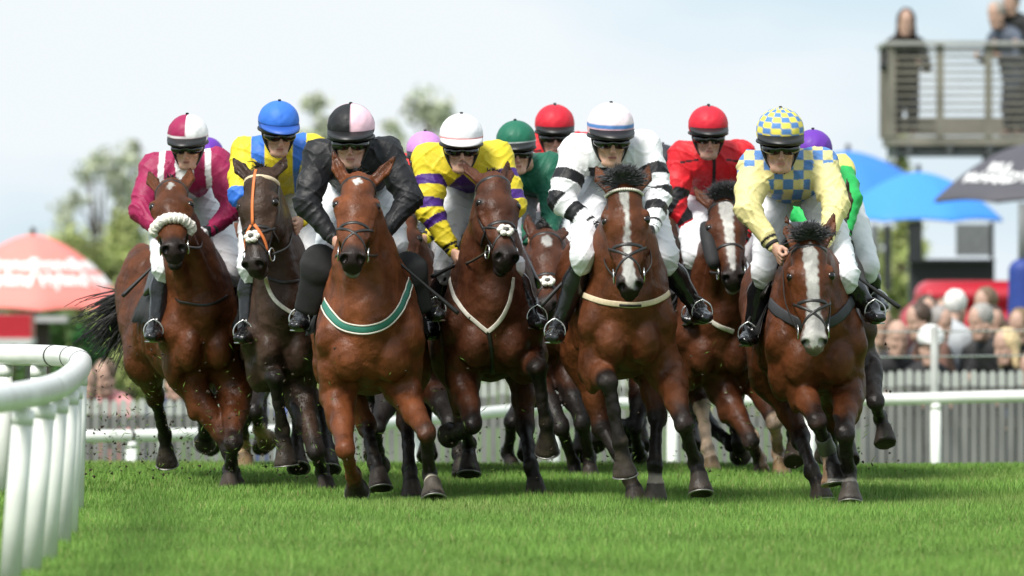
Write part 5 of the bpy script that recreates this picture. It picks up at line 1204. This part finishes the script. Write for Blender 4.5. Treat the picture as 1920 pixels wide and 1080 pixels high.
slat_side(xl, DP, xr, DP, 'f'); slat_side(xl, DP + .03, xl, DP + dep, 's'); v, q = boxm(((xl + xr) / 2, DP + dep, ztop), (xr - xl, .06, .06)); mk('handrail', v, q, rail_m, vp, smooth=False)
for i in range(3): v, q = boxm((xl + .1 + i * 1.45, DP + dep, (zd + ztop) / 2), (.06, .06, ztop - zd)); mk('railing_post', v, q, deck_m, vp, smooth=False)
v, q = boxm(((xl + xr) / 2, DP + dep, zd + .14), (xr - xl, .03, .2)); mk('kick_board', v, q, deck_m, vp, smooth=False)
for x_ in (xr - .2, xr - 1.2):
    for y_ in (DP + .3, DP + dep - .3): v, q = boxm((x_, y_, (zd - .3 - 1) / 2), (.16, .16, zd - .28 + 1)); mk('support_column', v, q, steel_m, vp, smooth=False)
v, q = boxm(((xl + xr) / 2 + .5, DP + dep / 2, zd - .24), (xr - xl - 1.2, .2, .06)); mk('main_beam', v, q, steel_m, vp, smooth=False)
onlooker(1699, 40, DP + .42, BK, (.06, .03, .02), 'onlooker in a black jacket with long dark hair alone at the platform rail', lean=.3, gz=zd, hstyle='long', group='onlookers on the platform')
onlooker(1868, 26, DP + .42, (.10, .12, .16), (.5, .45, .4), 'onlooker in a slate blue jacket leaning on the platform rail', lean=.3, gz=zd, yaw=-40, group='onlookers on the platform')
onlooker(1896, 2, DP + .50, (.03, .025, .03), (.14, .10, .08), 'tall onlooker in black beside the slate blue jacket on the platform', lean=.2, gz=zd, yaw=-20, group='onlookers on the platform')

# ------------------------------------------------------------------ parasols
def text_on(txt, size, R_, pos, m, parent, name, shear=0, fn=None):
    cu = bpy.data.curves.new('t', 'FONT'); cu.body = txt; cu.size = size; cu.align_x = 'CENTER'; cu.align_y = 'CENTER'; cu.shear = shear; cu.extrude = .002; cu.offset = size * .03; cu.resolution_u = 2; cu.space_line = .85
    o = bpy.data.objects.new('t', cu); COL.objects.link(o); bpy.context.view_layer.update()
    me = bpy.data.meshes.new_from_object(o.evaluated_get(bpy.context.evaluated_depsgraph_get())); bpy.data.objects.remove(o)
    V = np.array([v.co[:] for v in me.vertices]); F = [tuple(p.vertices) for p in me.polygons]; bpy.data.meshes.remove(me)
    return mk(name, fn(V), F, m, parent, smooth=False)
def parasol(apx, apy, D, r, drop, col, label, texts=(), n=8, rot=0.0, polez=-1.0, tmat=None, under=None, pole_m=None, tr=.0):
    ap = W(apx, apy, D); rt = thing('parasol', label, 'parasol', (ap[0], ap[1], polez), 'parasols behind the crowd')
    m_ = mat('canopy_%d_%d_%d' % tuple(int(v * 99) for v in col), col, rough=.7, noise=.05)
    def surf(th, q):
        k = (th - rot) / (2 * math.pi / n); fr = k - math.floor(k); sag = math.cos((fr - .5) * 2 * math.pi / n) ** -1 * math.cos(math.pi / n); rr = r * q * sag
        z = -drop * (q ** 1.75) - drop * .12 * q * 0; z += .035 * r * math.sin(math.pi * fr) * q * q * .8
        return ap + np.array([math.sin(th) * rr, -math.cos(th) * rr, z])
    V = []; F = []; nr, na = 12, n * 6
    for off in (0, -.012):
        for i in range(nr + 1):
            for j in range(na): V.append(surf(2 * math.pi * j / na + rot, max(i / nr, .001)) + np.array([0, 0, off]))
    o2 = (nr + 1) * na
    for i in range(nr):
        for j in range(na):
            l = (j + 1) % na; F.append((i * na + j, (i + 1) * na + j, (i + 1) * na + l, i * na + l)); F.append((o2 + i * na + j, o2 + i * na + l, o2 + (i + 1) * na + l, o2 + (i + 1) * na + j))
    for j in range(na): l = (j + 1) % na; F.append((nr * na + j, o2 + nr * na + j, o2 + nr * na + l, nr * na + l))
    cp = mk('canopy', V, F, m_, rt)
    v, q = tube([[ap[0], ap[1], polez], ap + [0, 0, .05]], .025, 10); mk('pole', v, q, pole_m or M('dark_steel'), rt)
    v, q = sphere(ap + [0, 0, .05], (.035, .035, .05), 10, 6); mk('finial', v, q, M('dark_steel'), rt)
    for j in range(n):
        P = [surf(rot + 2 * math.pi * j / n, t) - np.array([0, 0, .022]) for t in np.linspace(.05, .99, 8)]; v, q = tube(P, .008, 5); mk('rib', v, q, M('dark_steel'), rt)
    for txt, th0, qc, size in texts:
        def fn(V_, th0=th0, qc=qc):
            out = []
            for x_, y_, z_ in V_:
                q_ = qc - y_ / r * .95; th = th0 + x_ / (r * max(q_, .2)); out.append(surf(th, q_) + np.array([math.sin(th) * (.006 + z_), -math.cos(th) * (.006 + z_), .006 + z_]))
            return np.array(out)
        text_on(txt, size, None, None, tmat, rt, 'lettering', fn=fn)
    return rt
mat('dark_steel2', (.03, .03, .03)); wtx = mat('white_print', (.85, .85, .85), rough=.6)
parasol(62, 440, 105, 1.22, .92, (.88, .235, .205), 'big salmon red parasol with white lettering at the far left', n=8, rot=.12,
    texts=(('Francis\nHyland', .50, .68, .235), ('Francis\nHyland', -.30, .68, .235), ('Francis\nHyland', 1.28, .68, .235)), tmat=wtx, pole_m=mat('brown_post', (.05, .03, .03), rough=.7))
parasol(1590, 283, 112, 1.45, .85, (.035, .20, .66), 'blue parasol farther back whose canopy slopes down behind the other blue one', rot=.2)
parasol(1722, 322, 104, 1.10, .60, (.045, .26, .78), 'bright blue parasol under the platform with a pale mark on its canopy', rot=.35)
parasol(1940, 268, 93, 1.17, .64, (.075, .072, .088), 'charcoal parasol with white lettering at the right edge', n=8, rot=.30,
    texts=(('BILL\nMcHARDY', -.62, .70, .20), ('BILL\nMcHARDY', .9, .70, .20)), tmat=wtx)

# ------------------------------------------------------------------ bookmakers' stands and stalls on the lawn
def T_(name, label, cat, px, D, group=None): p = W(px, 600, D); return thing(name, label, cat, (p[0], D, -1), group), p[0]
def part(name, c, s, m, rt): v, q = boxm(c, s); return mk(name, v, q, m, rt, smooth=False)
dk = mat('dark_panel', (.022, .024, .026), rough=.5, noise=.2); gp = mat('grey_panel', (.14, .15, .155), rough=.5, noise=.15)
rt, x = T_('betting_stand', 'dark bookmaker stand with tall post and display board below the blue parasol', 'stand', 1782, 103)
def zz(py, D): return HC - (py - HORIZON) * D / FPX
part('cabinet', (x + .02, 103.2, (zz(486, 103) - 1) / 2), (1.02, .5, zz(486, 103) + 1), dk, rt)
part('post', (x - .42, 103.1, (zz(415, 103) + zz(486, 103)) / 2), (.17, .12, zz(415, 103) - zz(486, 103)), dk, rt)
part('display_board', (x + .28, 103.05, zz(450, 103)), (.42, .07, .38), gp, rt); part('board_frame', (x + .50, 103.05, zz(450, 103)), (.05, .09, .44), dk, rt); part('ledge', (x, 102.9, zz(488, 103)), (1.06, .3, .03), dk, rt)
rt, x = T_('betting_stand', 'low grey stand with paired uprights left of the dark stand', 'stand', 1640, 108)
part('base', (x, 108.2, -.4), (.6, .5, 1.2), gp, rt)
for o_ in (-.16, 0, .17): part('upright', (x + o_, 108.1, zz(462, 108) - .15), (.09, .07, .85), gp if o_ < .1 else dk, rt)
red_m = mat('red_paint', (.42, .015, .03), rough=.35, noise=.08)
rt, x = T_('stall_cart', 'red curved stall cart behind the onlookers at the right', 'cart', 1815, 92)
fd = Field((x - .75, 91.3, -1.1), (x + .75, 93, 1.2), .02); zt = zz(526, 92)
fd.cap((x - .42, 92, zt - .16), (x + .45, 92, zt - .16), (.16, .45), (.16, .45), (0, 0, 1), k=.05); fd.cap((x - .45, 92, zt - .5), (x + .48, 92, zt - .5), (.3, .42), (.3, .42), (0, 0, 1), k=.05)
V, F = fd.mesh(); mk('hood', V, F, red_m, rt); part('counter', (x, 91.9, -.35), (.95, .6, .5), dk, rt)
for o_ in (-.35, .35):
    P = [(x + o_, 91.75 + .22 * math.cos(a), -.76 + .22 * math.sin(a)) for a in np.linspace(0, 2 * math.pi, 17)[:-1]]; v, q = tube(P, .035, 8, closed=True); mk('wheel', v, q, dk, rt)
rt, x = T_('banner_column', 'tall dark blue padded column at the right edge', 'column', 1918, 88)
fd = Field((x - .4, 87.6, -1.1), (x + .4, 88.5, 1.6), .02); fd.cap((x, 88, -.9), (x, 88, zz(486, 88) - .12), (.17, .14), (.15, .13), (1, 0, 0), k=.02); V, F = fd.mesh(); mk('sleeve', V, F, mat('blue_pad', (.018, .045, .25), rough=.6, noise=.1), rt)
v, q = tube([[x, 88, zz(486, 88) - .2], [x, 88, zz(380, 88)]], .05, 10); mk('mast', v, q, gp, rt)
rt, x = T_('stall_canopy', 'red stall canopy under the salmon parasol at the left edge', 'stall', 2, 100)
v, q = boxm((x, 100, zz(612, 100)), (.75, .9, .28)); v[[2, 3]] = v[[2, 3]]; mk('canopy', v, q, red_m, rt, smooth=False); part('valance', (x, 99.98, zz(640, 100)), (.77, .94, .08), mat('pale_grey', (.5, .5, .5), rough=.7), rt)
for o_ in (-.33, .33): part('leg', (x + o_, 100, (zz(645, 100) - 1) / 2), (.04, .04, zz(645, 100) + 1), gp, rt)
rt, x = T_('parasol_table', 'small grey table top around the brown post of the salmon parasol', 'table', 70, 104)
part('table_top', (x, 104, zz(598, 104)), (.75, .6, .07), mat('table_grey', (.42, .40, .42), rough=.6), rt); part('pedestal', (x + .0, 104.1, (zz(600, 104) - 1) / 2), (.28, .2, zz(600, 104) + 1), mat('brown_post', (.05, .03, .03)), rt)

# ------------------------------------------------------------------ trees
leaf_m = mat('foliage', rough=.7, vcol=True, spec=.2); bark_m = mat('bark', (.10, .075, .05), rough=.9, noise=.3)
def tree(px, top, D, width, height, dens, col, label, name='tree', ground=-1.0, nleaf=5200, group='trees beyond the racecourse', leaf=.055):
    ground = float(zg(0, D)) - .02
    rs = np.random.default_rng(int(px) + 11); tp = W(px, top, D); x0, z1 = tp[0], tp[2]; zb = z1 - height; rt = thing(name, label, 'tree' if name == 'tree' else 'bush', (x0, D, ground), group)
    bran = [tube([[x0, D, ground], [x0 + rs.normal(0, .05), D, (ground + zb) / 2], [x0 + rs.normal(0, .1), D, zb + height * .3], [x0 + rs.normal(0, .1), D, z1 - height * .1]], [.13, .11, .07, .015], 8)]
    cl = []
    for i in range(dens):
        a = rs.uniform(0, 2 * math.pi); u = rs.random(); zz_ = zb + height * u; rr = width / 2 * math.sin(math.pi * min(max(u * .88 + .1, 0), 1)) ** .7 * rs.uniform(.25, 1.0)
        c = np.array([x0 + math.cos(a) * rr, D + math.sin(a) * rr, zz_]); cl.append((c, rs.uniform(.10, .26) * width / 2 + .05, rs.uniform(.6, 1.4)))
        if i % 2 == 0: m_ = np.array([x0, D, zb + height * u * .55]); bran.append(tube([m_, (m_ + c) / 2 + [0, 0, .08 * width], c], [.035, .022, .008], 5))
    V, F = join(bran); mk('trunk', V, F, bark_m, rt)
    ci = rs.integers(0, len(cl), nleaf); cen = np.array([c[0] for c in cl])[ci]; rad = np.array([c[1] for c in cl])[ci]; br = np.array([c[2] for c in cl])[ci]
    p = cen + rs.normal(0, .5, (nleaf, 3)) * rad[:, None]; d1 = rs.normal(0, 1, (nleaf, 3)); d1 /= np.linalg.norm(d1, axis=1)[:, None]; d2 = np.cross(d1, rs.normal(0, 1, (nleaf, 3))); d2 /= np.linalg.norm(d2, axis=1)[:, None]
    L_ = leaf * rs.uniform(.7, 1.4, nleaf)[:, None]; V = np.stack([p - d1 * L_, p + d2 * L_ * .55, p + d1 * L_, p - d2 * L_ * .55], 1).reshape(-1, 3); F = np.arange(4 * nleaf).reshape(-1, 4)
    c = np.repeat(np.array(col)[None] * br[:, None] * rs.uniform(.7, 1.3, nleaf)[:, None], 4, 0); mk('crown', V, F, leaf_m, rt, col=c, smooth=False); return rt
G1 = (.27, .32, .11); G2 = (.34, .38, .15); G3 = (.08, .15, .05); G4 = (.44, .47, .35)  # the paler greens carry distance haze in the leaf colour
tree(190, 300, 150, 2.6, 3.4, 40, G4, 'thin leafed pale tree rising at the left above the greenery', nleaf=4200)
tree(255, 262, 155, .9, 2.6, 16, G4, 'narrow sparse tree just left of the maroon rider', nleaf=1200)
tree(150, 450, 140, 2.0, 2.2, 40, G2, 'round light green tree behind the salmon parasol', nleaf=9000)
tree(235, 420, 143, 1.7, 2.4, 40, G2, 'yellow green tree between the parasol and the far left horse', nleaf=8000)
tree(588, 186, 170, 1.5, 3.4, 30, G4, 'slim tree top showing between the blue cap and the pink and black cap', nleaf=1700, leaf=.075)
tree(805, 180, 170, 2.0, 3.6, 40, G4, 'light green tree top behind the mauve cap', nleaf=2400, leaf=.075)
tree(735, 235, 178, .9, 3.0, 16, G4, 'pale faint tree top right of the black rider', nleaf=1500)
tree(1682, 230, 150, .75, 2.6, 18, G2, 'thin yellow green tree behind the platform corner', nleaf=2600)
tree(1690, 415, 140, 1.0, 1.6, 22, G2, 'light green bush like tree under the blue parasols', nleaf=5200)
tree(1618, 430, 146, .8, 1.6, 22, G2, 'small green tree between the last horse and the grey stand', nleaf=4200)
for i, (px, top, w_, c_) in enumerate(((20, 560, 2.0, G3), (130, 590, 1.6, G3), (225, 575, 1.6, G1), (330, 560, 1.8, G2), (430, 540, 1.8, G1), (560, 520, 2.2, G2), (680, 540, 2.0, G1), (900, 545, 2.6, G2), (1120, 540, 2.6, G1), (1290, 545, 2.4, G2), (1420, 540, 2.4, G1))):
    tree(px, top, 118 + (i % 3) * 4, w_, 1.9, 26, c_, ['broad dark bush at the left edge behind the rail', 'dark green bush beside the rail corner', 'light bush left of the first horse', 'yellow green bush behind the first horse', 'green bush behind the two left horses', 'pale bush behind the black rider', 'green bush behind the leading horse', 'wide pale bush behind the centre of the pack', 'wide green bush behind the banded rider', 'pale bush behind the red rider', 'green bush behind the checked rider'][i], name='bush', group='bushes beyond the fence', nleaf=3600)
tree(163, 628, 92, .42, .62, 10, (.03, .12, .03), 'small dark green potted shrub above the rail corner', name='bush', nleaf=1500, group=None, leaf=.035)
# ------------------------------------------------------------------ horses and riders
for k_ in HORSES:
    horse(HORSES[k_]); rider(RIDERS[k_], HORSES[k_])
